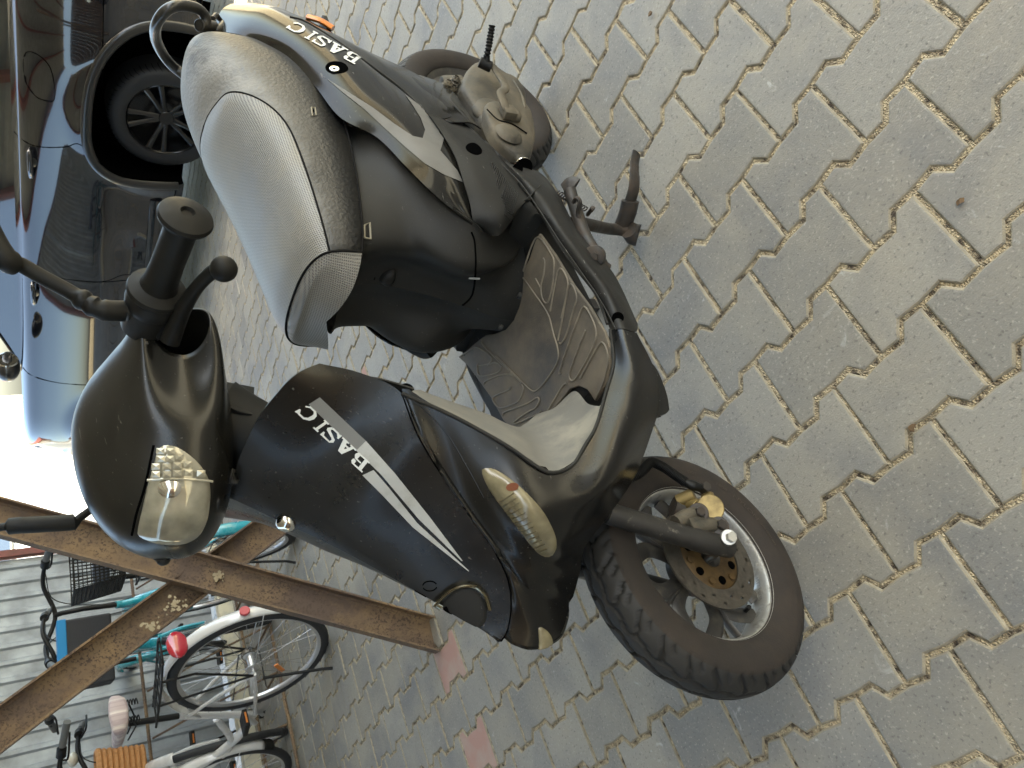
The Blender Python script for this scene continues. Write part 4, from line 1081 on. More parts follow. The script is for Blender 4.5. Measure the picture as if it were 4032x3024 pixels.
b = MB().lathe([(0, .03), (.02, .03), (.022, .012), (.038, .010), (.042, -.02), (.02, -.035), (0, -.035)], WC, NWX, 40); b.build('hub', RIMD, wheel)
# perforated disc
b = MB(); DX = .040; rings = [.058, .062, .066, .0695, .073, .0765, .080, .0835, .087, .091]; nd = 144; vs = []
for side in (0, .0035):
    for r in rings:
        for i in range(nd): vs.append(wp(r, 2 * math.pi * i / nd, DX + side))
fs = []; nr = len(rings)
def hole(q, i): return (q == 3 and i % 12 in (0, 1)) or (q == 6 and i % 12 in (6, 7)) or (q == 1 and i % 12 in (3, 4) and False)
for q in range(nr - 1):
    for i in range(nd):
        j = (i + 1) % nd
        if hole(q, i):
            continue
        for s in (0, 1): o_ = s * nr * nd; fs.append((o_ + q * nd + i, o_ + q * nd + j, o_ + (q + 1) * nd + j, o_ + (q + 1) * nd + i))
for i in range(nd):
    j = (i + 1) % nd; fs.append(((nr - 1) * nd + i, (nr - 1) * nd + j, nr * nd + (nr - 1) * nd + j, nr * nd + (nr - 1) * nd + i))
b.add(vs, fs); b.build('brake_disc', STEEL, wheel)
b = MB().lathe([(.02, .046), (.03, .046), (.056, .0425), (.0585, .040)], WC, NWX, 60)
for i in range(6):
    a = i * math.pi / 3; b.cyl(wp(.047, a, .042), wp(.047, a, .0475), .006, 12)
b.build('disc_carrier', RUSTGOLD, wheel)
for i in range(6):
    a = i * math.pi / 3 + .52; MB().lathe([(0, .0462), (.0068, .0462), (.0075, .0435)], wp(.043, a, 0), NWX, 16).build('carrier_hole', VOID, wheel)
MB().cyl(WC - NWX * .06, WC + NWX * .085, .009).build('axle', STEEL, wheel)
b = MB(); b.curve([wp(.128, 2.2, -.005), wp(.112, 2.2, -.002), wp(.105, 2.15, .02)], .004, 8, 12); b.build('tyre_valve', BLACK, wheel)
# raised lettering on the sidewall and in the rim
def text_geo(s):
    cu = bpy.data.curves.new('t', 'FONT'); cu.body = s; cu.size = 1; ob = bpy.data.objects.new('t', cu); C.objects.link(ob)
    me = bpy.data.meshes.new_from_object(ob.evaluated_get(bpy.context.evaluated_depsgraph_get()))
    vs = [v.co.copy() for v in me.vertices]; fs = [tuple(p.vertices) for p in me.polygons]
    bpy.data.objects.remove(ob); bpy.data.curves.remove(cu); bpy.data.meshes.remove(me); return vs, fs
def wang(x, y, off):
    d = SMI.to_3x3() @ raydir(x, y); o_ = WC + NWX * off; t = (o_ - LC).dot(NWX) / d.dot(NWX); v = LC + d * t - o_
    return math.atan2(v.dot(e2), v.dot(e1)), v.length
EMB = mat('embossed_rubber', (.05, .036, .024), .7); EMR = mat('cast_rim_letters', (.3, .29, .26), .45, metal=.6)
def side_text(s, pa, pb, h):
    vs, fs = text_geo(s); w_ = max(v.x for v in vs)
    a0_, r0 = wang(*c5(*pa), .046); a1_, _ = wang(*c5(*pb), .046); da = (a1_ - a0_ + math.pi) % (2 * math.pi) - math.pi
    sg = 1 if da > 0 else -1; out = []
    for v in vs:
        a = a0_ + da * v.x / w_; r = .166 + (v.y - .35) * h * (-sg)
        out.append(wp(r, a, .0468 + .0006))
    MB().add(out, fs).build('sidewall_letters', EMB, ft, smooth=False, weld=False)
side_text('NYLON', (1060, 420), (1195, 565), .012); side_text('DOT', (800, 280), (855, 300), .009); side_text('1808', (960, 358), (1025, 398), .010)
side_text('108-0001882', (1205, 590), (1275, 710), .006)
vs, fs = text_geo('MT2.15X10'); w_ = max(v.x for v in vs); a0_, _ = wang(*c5(1190, 875), .02); a1_, _ = wang(*c5(1222, 1005), .02); da = (a1_ - a0_ + math.pi) % (2 * math.pi) - math.pi
MB().add([wp(.1275, a0_ + da * v.x / w_, .008 + v.y * .012 * (1 if da < 0 else -1)) for v in vs], fs).build('rim_letters', EMR, rim, smooth=False, weld=False)
# fork leg in front of the wheel, caliper, hose
b = MB(); b.tube(crom([Q(c5, 300, 500, .085), Q(c5, 380, 525, .086), Q(c5, 560, 580, .088), Q(c5, 760, 640, .090), Q(c5, 940, 690, .090), Q(c5, 1055, 722, .088)], 30), [(.0178, .0168)] * 20 + [(.019, .018)] * 6 + [(.016, .015)] * 4, 20)
fork = b.build('fork_leg', PAINTCHIP, scooter)
b = MB(); b.tube([mr(Q(c5, 300, 500, .085)), mr(Q(c5, 1055, 722, .085))], .019, 14); b.build('fork_leg', PAINTCHIP, scooter)
b = MB(); b.cyl(Q(c5, 1030, 660, .100), Q(c5, 1050, 650, .118), .0125, 24); b.cyl(Q(c5, 1045, 655, .112), Q(c5, 1072, 645, .126), .0085, 6); b.build('axle_bolt', ALU, fork)
b = MB(); b.curve(S(c5, (720, 560, .090), (800, 520, .094), (860, 500, .096)), [(.012), (.014), .011], 10, 10); b.curve(S(c5, (800, 600, .092), (900, 580, .096), (985, 575, .098)), [.014, .014, .012], 10, 10)
b.tube([Q(c5, 780, 580, .09), Q(c5, 900, 560, .092)], .016, 10)
b.build('caliper_bracket', CAST, fork)
cal = MB(); cal.cyl(Q(c5, 735, 435, .062), Q(c5, 835, 388, .086), .0125, 24); cal.build('caliper_piston', GOLD, scooter)
b = MB(); b.cyl(Q(c5, 905, 500, .070), Q(c5, 935, 470, .108), .0225, 32); b.tube([Q(c5, 915, 395, .088), Q(c5, 930, 430, .09)], .0115, 12); b.cyl(Q(c5, 790, 440, .065), Q(c5, 860, 470, .085), .014, 16); b.build('brake_caliper', GOLD, scooter)
b = MB(); b.cyl(Q(c5, 845, 530, .070), Q(c5, 860, 500, .104), .0165, 24); b.cyl(Q(c5, 978, 600, .085), Q(c5, 988, 580, .106), .0155, 24)
b.tube([Q(c5, 700, 470, .05), Q(c5, 900, 540, .06)], .022, 12); b.build('caliper_body', STAND, scooter)
for (x, y, l) in ((868, 488, .106), (1000, 566, .108), (905, 335, .100)):
    p = Q(c5, x, y, l); MB().cyl(p - Vector((.012, 0, 0)), p + Vector((.006, -.003, .003)), .0085, 6).build('bolt', STAND, scooter, auto=.3)
b = MB(); hose = crom([Q(c5, 430, 290, .07), Q(c5, 480, 265, .08), Q(c5, 520, 235, .085), Q(c5, 570, 190, .088), Q(c5, 640, 215, .09), Q(c5, 720, 270, .092), Q(c5, 780, 310, .094)], 150)
b.tube(hose, [.0088 if i % 3 else .0066 for i in range(150)], 12); b.curve(S(c5, (780, 310, .094), (820, 330, .096), (880, 345, .098)), [.0065, .009, .006], 10, 14); b.build('brake_hose', BLACK, scooter)
# ---- rear wheel, engine
RWC = Vector((0, 1.195, .215))
rw = bpy.data.objects.new('rear_wheel', None); C.objects.link(rw); rw.parent = scooter
tyre('tyre', RWC, (1, 0, 0), .208, rw)
b = MB().lathe([(0, .03), (.06, .03), (.12, .02), (.134, .031), (.139, .034), (.139, -.034), (0, -.03)], RWC, (1, 0, 0), 60); b.build('rim', RIMD, rw)
# belt case
def shell(name, outline, l0, l1, material, parent, bev=.016, c=c2):
    q = crom([Vector((*c(*p), 0)) for p in outline], 60, closed=True)
    cx = sum(p.x for p in q) / 60; cy = sum(p.y for p in q) / 60; vs = []
    cen = P(cx, cy, l1)
    R_ = []
    for t, l in ((1.03, l0), (1.0, l1 - bev), (.97, l1 - bev * .35), (.90, l1), (.6, l1 + .004), (.25, l1 + .006)):
        r = []
        for p in q:
            w0 = P(p.x, p.y, l1 - bev); d = w0 - P(cx, cy, l1 - bev); v = P(cx, cy, l1 - bev) + d * t; v.x = l; r.append(v)
        R_.append(r)
    vs = [v for r in R_ for v in r]; fs = []
    for k in range(len(R_) - 1):
        for i in range(60): fs.append((k * 60 + i, k * 60 + (i + 1) % 60, (k + 1) * 60 + (i + 1) % 60, (k + 1) * 60 + i))
    fs.append(tuple(range(5 * 60, 6 * 60)))
    return MB().add(vs, fs).build(name, material, parent, auto=1.3)
case = shell('belt_case', [(640, 130), (700, 100), (800, 120), (880, 175), (960, 210), (1030, 300), (1045, 420), (1080, 470), (1110, 620), (1100, 720), (1060, 830), (1000, 800), (900, 750), (800, 640), (720, 560), (690, 500), (640, 420), (570, 290), (600, 190)], .07, .150, CAST, scooter)
b = MB(); b.sphere(Q(c2, 800, 460, .14), .045, 28, (.45, 1.1, 1)); b.build('case_bulge', CAST, case)
shell('belt_case_cover', [(740, 430), (800, 385), (900, 400), (1000, 470), (1080, 590), (1100, 700), (1070, 800), (1000, 790), (880, 720), (790, 600)], .14, .166, CAST, case, .012)
b = MB(); b.lathe([(.0, .004), (.018, .005), (.023, .002), (.03, -.004)], Q(c2, 935, 590, .176), (1, 0, 0), 32); b.build('case_boss', CAST, case)
b = MB(); b.curve(S(c2, (770, 425, .172), (850, 500, .176), (950, 530, .178), (1060, 600, .172)), .0016, 6, 30); b.build('case_groove', VOID, case)
b = MB(); b.curve(S(c2, (960, 220, .150), (1020, 330, .150), (1045, 420, .150)), .004, 6, 20); b.build('case_rib', CAST, case)
# starter lever
b = MB(); b.tube(crom(S(c2, (815, 110, .185), (850, 170, .19), (905, 265, .195), (870, 310, .195), (900, 400, .192), (920, 440, .188)), 30), [(.0045, .0095)] * 30, 10)
kick = b.build('kick_lever', CAST, scooter)
b = MB(); b.box(Q(c2, 925, 445, .185), (.018, .03, .028)); b.cyl(Q(c2, 935, 475, .178), Q(c2, 1000, 485, .178), .011); b.build('kick_clamp', CAST, kick, bev=.002)
b = MB(); b.cyl(Q(c2, 715, 80, .185), Q(c2, 800, 120, .185), .0115); b.build('kick_pivot', BLACK, kick)
pd = crom([Q(c2, 770, 90, .19), Q(c2, 768, 40, .20), P(1055, 105, .215), P(1060, 75, .235), P(1063, 55, .25)], 46)
MB().tube(pd, [(.0075 if i % 4 < 2 else .0055) if i > 8 else .007 for i in range(46)], 12).build('kick_pedal', RUB, kick)
# engine bits behind: studs and fins
eng = MB()
for (x, y, l) in ((545, 225, .13), (490, 255, .13), (525, 290, .12), (590, 345, .12)):
    p = Q(c2, x, y, l); eng.cyl(p - Vector((.03, 0, -.0)), p + Vector((.01, 0, .003)), .0095, 6); eng.cyl(p - Vector((.03, 0, 0)), p, .014, 20)
eng.tube([Q(c2, 440, 250, .10), Q(c2, 560, 240, .11), Q(c2, 620, 330, .11)], .02, 12)
eng.box((.03, 1.02, .33), (.13, .22, .16)); eng.box((.0, .86, .36), (.16, .16, .14))
eng.build('engine_block', CAST, scooter, bev=.004)
b = MB(); b.cyl(Q(c2, 955, 760, .12), Q(c2, 1035, 840, .165), .0175, 28); b.build('air_pipe', CHROME, scooter)
MB().lathe([(0, 0), (.014, 0), (.0175, .001)], Q(c2, 1037, 842, .1655), Q(c2, 1035, 840, .165) - Q(c2, 955, 760, .12), 24).build('pipe_bore', VOID, scooter)
b = MB(); b.curve([Vector((-.12, .75, .3)), Vector((-.15, .95, .30)), Vector((-.16, 1.25, .33))], [.02, .035, .045], 20, 20); b.build('exhaust_silencer', STAND, scooter)
# inner under-fairing above the rear wheel
b = MB(); b.box((0, 1.1, .58), (.16, .28, .12)); b.box((0, 1.02, .66), (.2, .3, .1)); b.build('under_tail', BLACK, scooter, smooth=False, bev=.01)

# ---- centre stand, side stand
b = MB()
b.tube(crom([Z(*c2(1400, 1240), .24), Z(*c2(1500, 1260), .19), Z(*c2(1640, 1290), .10), Z(*c2(1730, 1300), .06), Z(*c2(1800, 1310), .04)], 24), .0125, 14)
b.tube([Z(*c2(1800, 1300), .05), Z(*c2(1830, 1330), .035), Z(*c2(1870, 1340), .026)], [.019, .023, .024], 18)
b.tube(crom([Z(*c2(1755, 1270), .05), Z(*c2(1790, 1180), .052), Z(*c2(1810, 1090), .055)], 12), [(.015, .021)] * 12, 12)
b.tube(crom([Z(*c2(1810, 1090), .056), Z(*c2(1835, 1000), .055), Z(*c2(1842, 900), .045), Z(*c2(1840, 820), .028), Z(*c2(1855, 740), .012)], 20), [(.0045, .015)] * 10 + [(.0045, .0135)] * 5 + [(.004, .012)] * 5, 10, flat=(0, 0, 1))
lf = [Z(*c2(1400, 1240), .24), Z(*c2(1870, 1340), .026)]
b.tube([Vector((-p.x * 0 - .13, p.y, p.z)) for p in lf], .013, 12); b.tube([Vector((.12, lf[0].y, .24)), Vector((-.13, lf[0].y, .24))], .013, 12)
b.box((-.15, lf[1].y, .014), (.06, .03, .028))
b.build('centre_stand', STAND, scooter, auto=1)
b = MB(); b.tube(crom([Z(*c2(1370, 1010), .235), Z(*c2(1420, 1170), .235), Z(*c2(1480, 1340), .24), Z(*c2(1560, 1480), .245)], 20), .0125, 16)
b.tube(crom([Z(*c2(1330, 1010), .235), Z(*c2(1370, 970), .23), Z(*c2(1410, 985), .225)], 10), [(.018, .004)] * 10, 10)
b.cyl(P(*c2(1555, 1490), .175), P(*c2(1545, 1495), .195), .020, 28)
b.tube([P(*c2(1560, 1490), .17), P(*c2(1610, 1570), .168), P(*c2(1650, 1590), .168)], [.014, .013, .011], 12)
ss = b.build('side_stand', STAND, scooter, auto=1)
MB().cyl(P(*c2(1553, 1492), .19), P(*c2(1545, 1495), .203), .008, 6).build('pivot_bolt', STAND, ss, auto=.3)
b = MB(); sp = []
for i in range(120):
    t = i / 119; a = t * 2 * math.pi * 12; ctr = Z(*c2(1290, 1035), .24).lerp(Z(*c2(1480, 1150), .22), t); sp.append(ctr + Vector((math.cos(a) * .006, 0, math.sin(a) * .006)))
b.tube(sp, .0014, 5); b.build('return_spring', STAND, scooter)
b = MB(); b.curve([Z(*c2(1395, 1100), .25), Z(*c2(1420, 1070), .25), Z(*c2(1445, 1100), .248), Z(*c2(1430, 1180), .245), Z(*c2(1450, 1230), .24)], .0045, 8, 24); b.cyl(Z(*c2(1500, 1190), .2), Z(*c2(1535, 1140), .21), .004); b.cyl(Z(*c2(1520, 1140), .21), Z(*c2(1545, 1155), .205), .006); b.build('stand_hook', STAND, scooter)
# ------------------------------------------------------------------ canopy, added house wall and shed out of view
GALV = mat('galvanised_sheet', (.33, .36, .38), .45, metal=.3, dirt=(.24, .25, .25), dscale=6, dlo=.4, dhi=.75, var=.12)
RPAINT = mat('red_oxide_paint', (.20, .05, .035), .55, dirt=(.12, .07, .05), dscale=12, dlo=.45, dhi=.75)
def rust_mat():
    m = bpy.data.materials.new('rusty_steel'); m.use_nodes = True; n = m.node_tree; N = n.nodes; K = n.links; b = N['Principled BSDF']
    b.inputs['Roughness'].default_value = .8
    tc = N.new('ShaderNodeTexCoord')
    def nz(s, d, c0, c1, p0, p1):
        t = N.new('ShaderNodeTexNoise'); t.inputs['Scale'].default_value = s; t.inputs['Detail'].default_value = d; t.inputs['Roughness'].default_value = .7; K.new(tc.outputs['Object'], t.inputs['Vector'])
        r = N.new('ShaderNodeValToRGB'); r.color_ramp.elements[0].color = (*c0, 1); r.color_ramp.elements[1].color = (*c1, 1); r.color_ramp.elements[0].position = p0; r.color_ramp.elements[1].position = p1
        K.new(t.outputs['Fac'], r.inputs[0]); return t, r
    t1, r1 = nz(3.5, 6, (.115, .078, .056), (.26, .17, .085), .40, .64)
    t2, r2 = nz(120, 4, (0, 0, 0), (1, 1, 1), .52, .58)
    t3, r3 = nz(5, 3, (.15, .15, .15), (1, 1, 1), .40, .6)
    mm = N.new('ShaderNodeMath'); mm.operation = 'MULTIPLY'; K.new(r2.outputs[0], mm.inputs[0]); K.new(r3.outputs[0], mm.inputs[1])
    x = N.new('ShaderNodeMix'); x.data_type = 'RGBA'; x.inputs[7].default_value = (.065, .042, .030, 1); K.new(r1.outputs[0], x.inputs[6]); K.new(mm.outputs[0], x.inputs[0])
    K.new(x.outputs[2], b.inputs['Base Color'])
    bp = N.new('ShaderNodeBump'); bp.inputs['Strength'].default_value = .5; bp.inputs['Distance'].default_value = .002; K.new(t2.outputs['Fac'], bp.inputs['Height']); K.new(bp.outputs[0], b.inputs['Normal'])
    return m
RUST = rust_mat()
def corrugated(x0, x1, nwave, amp, L, kind='sin'):
    pts = []
    per = (x1 - x0) / nwave
    for i in range(nwave):
        for f, h in ((0, 0), (.30, 0), (.40, 1), (.62, 1), (.72, 0)): pts.append((x0 + per * (i + f), h * amp))
    pts.append((x1, 0)); return pts
canopy = empty('canopy', (0, 0, 0), 0, 'corrugated metal canopy overhead on red oxide purlins', 'canopy')
RX0, RX1, RY0, RY1 = -5.6, 4.0, -6.3, 4.7
pt = corrugated(RY0, RY1, 56, .035, 0)
b = MB(); vs = []; zr = lambda x: 3.85 + (x - RX0) * .03
for (y, h) in pt: vs += [(RX0, y, zr(RX0) + h), (RX1, y, zr(RX1) + h)]
b.add(vs, [(2 * i, 2 * i + 1, 2 * i + 3, 2 * i + 2) for i in range(len(pt) - 1)])
b.build('roof_sheet', GALV, canopy, smooth=False)
for x in (-5.5, -4.2, -2.9, -1.6, -.3, 1.0, 2.3, 3.9):
    MB().box((x, (RY0 + RY1) / 2, zr(x) - .06), (.08, RY1 - RY0, .1)).build('purlin', RPAINT, canopy, smooth=False)
house = empty('added_house_wall', (8.0, 0, 0), 0, 'added pale plastered wall, unseen behind the viewpoint, holding back light from that side', 'wall')  # unseen wall added to block light from the camera side
MB().box((.0, -2.3, 1.7), (.25, 13.4, 3.4)).build('wall', mat('pale_plaster', (.42, .39, .33), .9, dirt=(.3, .28, .24), dscale=2), house, smooth=False)

shed = empty('added_timber_shed', (-1, -6.2, 0), 0, 'added long dark brown plank shed, out of view, darkening the reflection in the scooter front', 'shed')  # unseen shed added to hide sky and darken the shield's reflection
SHW = mat('brown_timber', (.10, .06, .038), .75, dirt=(.05, .035, .025), dscale=4, var=.2)
for k in range(40): MB().box((-5.85 + k * .3, 0, 1.6), (.285, .04 + .01 * (k % 2), 3.2)).build('plank', SHW, shed, smooth=False)
# ------------------------------------------------------------------ rusty cross brace
def channel(name, a, c, face, wd=.10, fl=.05, th=.006, parent=None, end=None):
    """U section from a to c, flanges pointing to 'face'"""
    a = Vector(a); c = Vector(c); t = (c - a).normalized(); f = Vector(face); f = (f - t * f.dot(t)).normalized(); s = t.cross(f).normalized()
    pr = [(-wd / 2, fl), (-wd / 2, 0), (wd / 2, 0), (wd / 2, fl), (wd / 2 - th, fl), (wd / 2 - th, th * 2.2), (wd / 2 - th * 2.2, th), (-wd / 2 + th * 2.2, th), (-wd / 2 + th, th * 2.2), (-wd / 2 + th, fl)]
    vs = [p + s * u + f * v for p in (a, c) for u, v in pr]; n = len(pr)
    b = MB().add(vs, [(i, (i + 1) % n, n + (i + 1) % n, n + i) for i in range(n)])
    b.f += [tuple(range(n))[::-1], tuple(range(n, 2 * n))]
    return b.build(name, RUST, parent, smooth=False)
brace = empty('cross_brace', (-2.06, .35, 0), 0, 'rusty steel channel cross brace leaning between the scooter and the bicycles', 'brace')
LB = lambda p: Vector(p) - Vector((-2.06, .35, 0))
XB = -2.06
fa, fc = WX(948, 1378, XB), WX(-2, 1122, XB)
dirn = (fc - fa); a_ = fa + dirn * .0; c_ = fa + dirn * 2.2
o = channel('channel_bar', LB(fa - dirn * 0), LB(c_), (1, -.25, 0), .108, .05, parent=brace)
fa2, fc2 = WX(600, 1128, XB - .055), WX(-20, 1592, XB - .055)
d2 = fc2 - fa2; foot = fa2 - d2 * (fa2.z / d2.z)
channel('channel_bar', LB(foot), LB(fa2 + d2 * 2.3), (1, -.25, 0), .104, .05, parent=brace)
MB().box(LB(fa) + Vector((-.03, -.01, -.035)), (.05, .07, .09)).build('foot_plate', STAND, brace, smooth=False)
b = MB()
CRUST = mat('flaking_mortar', (.33, .27, .17), .9, grain=.4)
random.seed(4)
for (px_, py_, s_) in ((380, 1308, .03), (470, 1246, .018), (325, 1352, .024)):
    pc_ = WX(px_, py_, XB + .012)
    for k in range(34):
        q = pc_ + Vector((random.uniform(-.004, .0), random.gauss(0, s_ * .42), random.gauss(0, s_ * .42)))
        r_ = random.uniform(.002, .0065); vs = [q + Vector((.006, math.cos(a) * r_ * random.uniform(.6, 1.3), math.sin(a) * r_ * random.uniform(.5, 1.2))) for a in [i * 1.047 for i in range(6)]]
        b.add([LB(v) for v in vs] + [LB(q - Vector((.006, 0, 0)))], [tuple(range(6))] + [(i, (i + 1) % 6, 6) for i in range(6)])
o = b.build('mortar_flake', CRUST, brace, smooth=False, weld=False); tag(o, kind='stuff')

# ------------------------------------------------------------------ corrugated fence behind the bicycles
fence = empty('metal_fence', (-5.25, 0, 0), 0, 'silver corrugated sheet metal fence behind the bicycles', 'fence')
for k in range(6):
    y1 = 2.25 - k * 1.0; pt = corrugated(y1 - 1.0, y1, 9, .016, 0); vs = []
    for (y, h) in pt: vs += [(h + .004 * (k % 2), y, .07), (h + .004 * (k % 2), y, 2.3)]
    MB().add(vs, [(2 * i, 2 * i + 1, 2 * i + 3, 2 * i + 2) for i in range(len(pt) - 1)]).build('fence_sheet', GALV, fence, smooth=False)
MB().box((.02, 2.28, 1.15), (.05, .05, 2.3)).build('fence_post', RPAINT, fence, smooth=False)
MB().box((.0, -.75, 2.31), (.06, 6.1, .04)).build('fence_rail', RPAINT, fence, smooth=False)
KERB = mat('sunlit_yellow_kerb_concrete', (.62, .57, .42), .85, dirt=(.42, .4, .33), dscale=10)  # pale yellow concrete, lightened to stand in for sun on it
kerb = empty('kerb', (-4.9, 0, 0)); tag(kerb, kind='structure')
for k in range(7):
    MB().box((.0, 2.0 - k * .8, .045), (.10, .79, .10)).build('kerb_stone', KERB, kerb, smooth=False, bev=.008)

# ------------------------------------------------------------------ rebar cycle rack
rack = empty('cycle_rack', (-4.0, .6, 0), 0, 'low rusty rebar cycle rack holding the parked bicycles', 'bicycle rack')
def rebar(pts, r=.009, n=None):
    L_ = sum((Vector(b_) - Vector(a)).length for a, b_ in zip(pts, pts[1:])); n = int(L_ / .008); q = crom(pts, n)
    return MB().tube(q, [r * (1.13 if i % 2 else .92) for i in range(n)], 8).build('rebar_rod', RUST, rack)
rebar([(.08, 1.3, .03), (.04, -1.6, .03)]); rebar([(-.62, 1.5, .03), (-.62, -1.6, .03)]); rebar([(-.62, 1.5, .62), (-.62, -1.6, .62)]); rebar([(-.62, 1.3, .02), (-.62, 1.3, .62)]); rebar([(-.62, -.55, .02), (-.62, -.55, .62)])
for y in (1.0, .72, .35, .08, -.2, -.48, -.8):
    rebar([(.05, y, .03), (-.60, y, .05)], .006)
    rebar([(.02, y, .03), (-.25, y, .30), (-.62, y, .60)], .006)

# ------------------------------------------------------------------ bicycles
TEAL = mat('teal_bike_paint', (.012, .30, .36), .22, coat=1, dirt=(.12, .35, .36), dscale=8, dlo=.5, dhi=.9)
WHT = mat('white_bike_paint', (.62, .61, .58), .25, coat=1, dirt=(.4, .38, .34), dscale=9, dlo=.5, dhi=.9)
BALU = mat('bike_aluminium', (.6, .6, .6), .3, metal=.8)
BTY = mat('bike_tyre', (.025, .025, .025), .7)
SPK = mat('spoke_steel', (.6, .6, .6), .25, metal=.9)
RED = mat('red_reflector', (.38, .015, .03), .12, coat=1)
TAN = mat('wicker', (.42, .20, .07), .7)
def plaid():
    m = mat('plaid_saddle_cloth', (.5, .42, .38), .7); n = m.node_tree; N = n.nodes; K = n.links; tc = N.new('ShaderNodeTexCoord'); s = N.new('ShaderNodeSeparateXYZ'); K.new(tc.outputs['Object'], s.inputs[0])
    cur = None
    for ax, sc in ((0, 16), (1, 16), (0, 48), (1, 48)):
        a = N.new('ShaderNodeMath'); a.operation = 'MULTIPLY'; a.inputs[1].default_value = sc; K.new(s.outputs[ax], a.inputs[0])
        f = N.new('ShaderNodeMath'); f.operation = 'FRACT'; K.new(a.outputs[0], f.inputs[0])
        g_ = N.new('ShaderNodeMath'); g_.operation = 'LESS_THAN'; g_.inputs[1].default_value = .22 if sc == 16 else .25; K.new(f.outputs[0], g_.inputs[0])
        x = N.new('ShaderNodeMix'); x.data_type = 'RGBA'; x.inputs[7].default_value = ((.75, .68, .6, 1) if sc == 16 else (.28, .22, .24, 1))
        ml = N.new('ShaderNodeMath'); ml.operation = 'MULTIPLY'; ml.inputs[1].default_value = .6 if sc == 16 else .35; K.new(g_.outputs[0], ml.inputs[0]); K.new(ml.outputs[0], x.inputs[0])
        if cur: K.new(cur, x.inputs[6])
        else: x.inputs[6].default_value = (.45, .36, .34, 1)
        cur = x.outputs[2]
    K.new(cur, n.nodes['Principled BSDF'].inputs['Base Color']); return m
def bicycle(x, y, hd, label, paint, saddle=.92, bars=1.04, steer=0, extras=(), fender=None, flat_bar=False, front=False):
    """origin on the ground below the rear hub; forward +x"""
    hr = math.radians(hd)
    if front: x -= math.cos(hr) * 1.08; y -= math.sin(hr) * 1.08
    t = empty('bicycle', (x, y, 0), hr, label, 'bicycle', 'bicycles parked in the rebar rack')
    fender = fender or paint
    R_ = .345; hubs = [(Vector((0, 0, R_)), 0), (Vector((1.08, 0, R_)), math.radians(steer))]
    for wi, (c, st_) in enumerate(hubs):
        w_ = bpy.data.objects.new('wheel', None); C.objects.link(w_); w_.parent = t; w_.location = c; w_.rotation_euler = (0, 0, st_); O0 = Vector((0, 0, 0)); Y = Vector((0, 1, 0))
        prof = [(.306, -.013), (.316, -.0185), (.330, -.0165)] + [(.345 - .006 * abs(k / 3) ** 2, .011 * k / 3) for k in range(-3, 4)] + [(.330, .0165), (.316, .0185), (.306, .013)]
        tb = MB().lathe(prof, O0, Y, 96)
        for k in range(72):
            a = 2 * math.pi * k / 72; s_ = 1 if k % 2 else -1
            for (r0, l0, r1, l1) in ((.344, .002, .338, .0155),):
                d = Vector((math.cos(a), 0, math.sin(a))); d1 = Vector((math.cos(a + .03), 0, math.sin(a + .03)))
                tb.tube([d * r0 * 1.003 + Y * l0 * s_, d1 * r1 * 1.003 + Y * l1 * s_], .0014, 4, cap=False)
        tb.build('tyre', BTY, w_, weld=False)
        MB().lathe([(.308, -.014), (.312, -.012), (.300, -.011), (.292, -.006), (.291, 0), (.292, .006), (.300, .011), (.312, .012), (.308, .014)], O0, Y, 96).build('rim', BALU, w_)
        MB().lathe([(0, -.055), (.006, -.055), (.008, -.036), (.028, -.034), (.029, -.030), (.018, -.026), (.016, .026), (.029, .030), (.028, .034), (.008, .036), (.006, .055), (0, .055)], O0, Y, 24).build('hub', BALU, w_)
        sb = MB()
        for k in range(32):
            a = 2 * math.pi * k / 32; s_ = 1 if k % 2 else -1; da = .42 * (1 if (k // 2) % 2 else -1)
            p0 = Vector((math.cos(a + da) * .026, s_ * .031, math.sin(a + da) * .026)); p1 = Vector((math.cos(a) * .294, 0, math.sin(a) * .294)); sb.tube([p0, p1], .0011, 4, cap=False)
        sb.build('spokes', SPK, w_, weld=False)
        # mudguard: a curved shell
        a0, a1 = (math.radians(30), math.radians(200)) if wi == 0 else (math.radians(45), math.radians(205))
        mb_ = MB(); vs = []; ns = 40
        for i in range(ns + 1):
            a = a0 + (a1 - a0) * i / ns
            for k in range(7):
                u = -1 + 2 * k / 6; r = .374 - .011 * u * u; vs.append((math.cos(a) * r, .028 * u, math.sin(a) * r))
        mb_.add(vs, [(i * 7 + k, i * 7 + k + 1, (i + 1) * 7 + k + 1, (i + 1) * 7 + k) for i in range(ns) for k in range(6)])
        fo = mb_.build('mudguard', fender, w_); md = fo.modifiers.new('t', 'SOLIDIFY'); md.thickness = .0015
        sb = MB()
        for s_ in (-1, 1): sb.tube([Vector((0, s_ * .05, 0)), Vector((math.cos(a1 - .35) * .37, s_ * .026, math.sin(a1 - .35) * .37))], .002, 6)
        sb.build('mudguard_stay', BALU, w_, weld=False)
        a = a1; mf = MB(); vs = []
        for i in range(8):
            a = a1 + .16 * i / 7
            for k in range(7):
                u = -1 + 2 * k / 6; r = .376 - .013 * u * u; vs.append((math.cos(a) * r, .031 * u, math.sin(a) * r))
        mf.add(vs, [(i * 7 + k, i * 7 + k + 1, (i + 1) * 7 + k + 1, (i + 1) * 7 + k) for i in range(7) for k in range(6)])
        fo = mf.build('mud_flap', BLACK, w_); md = fo.modifiers.new('t', 'SOLIDIFY'); md.thickness = .004
    bb = Vector((.44, 0, .28)); seat_top = Vector((.30, 0, .62)); head0 = Vector((.96, 0, .58)); head1 = Vector((.91, 0, .76))
    f = MB()
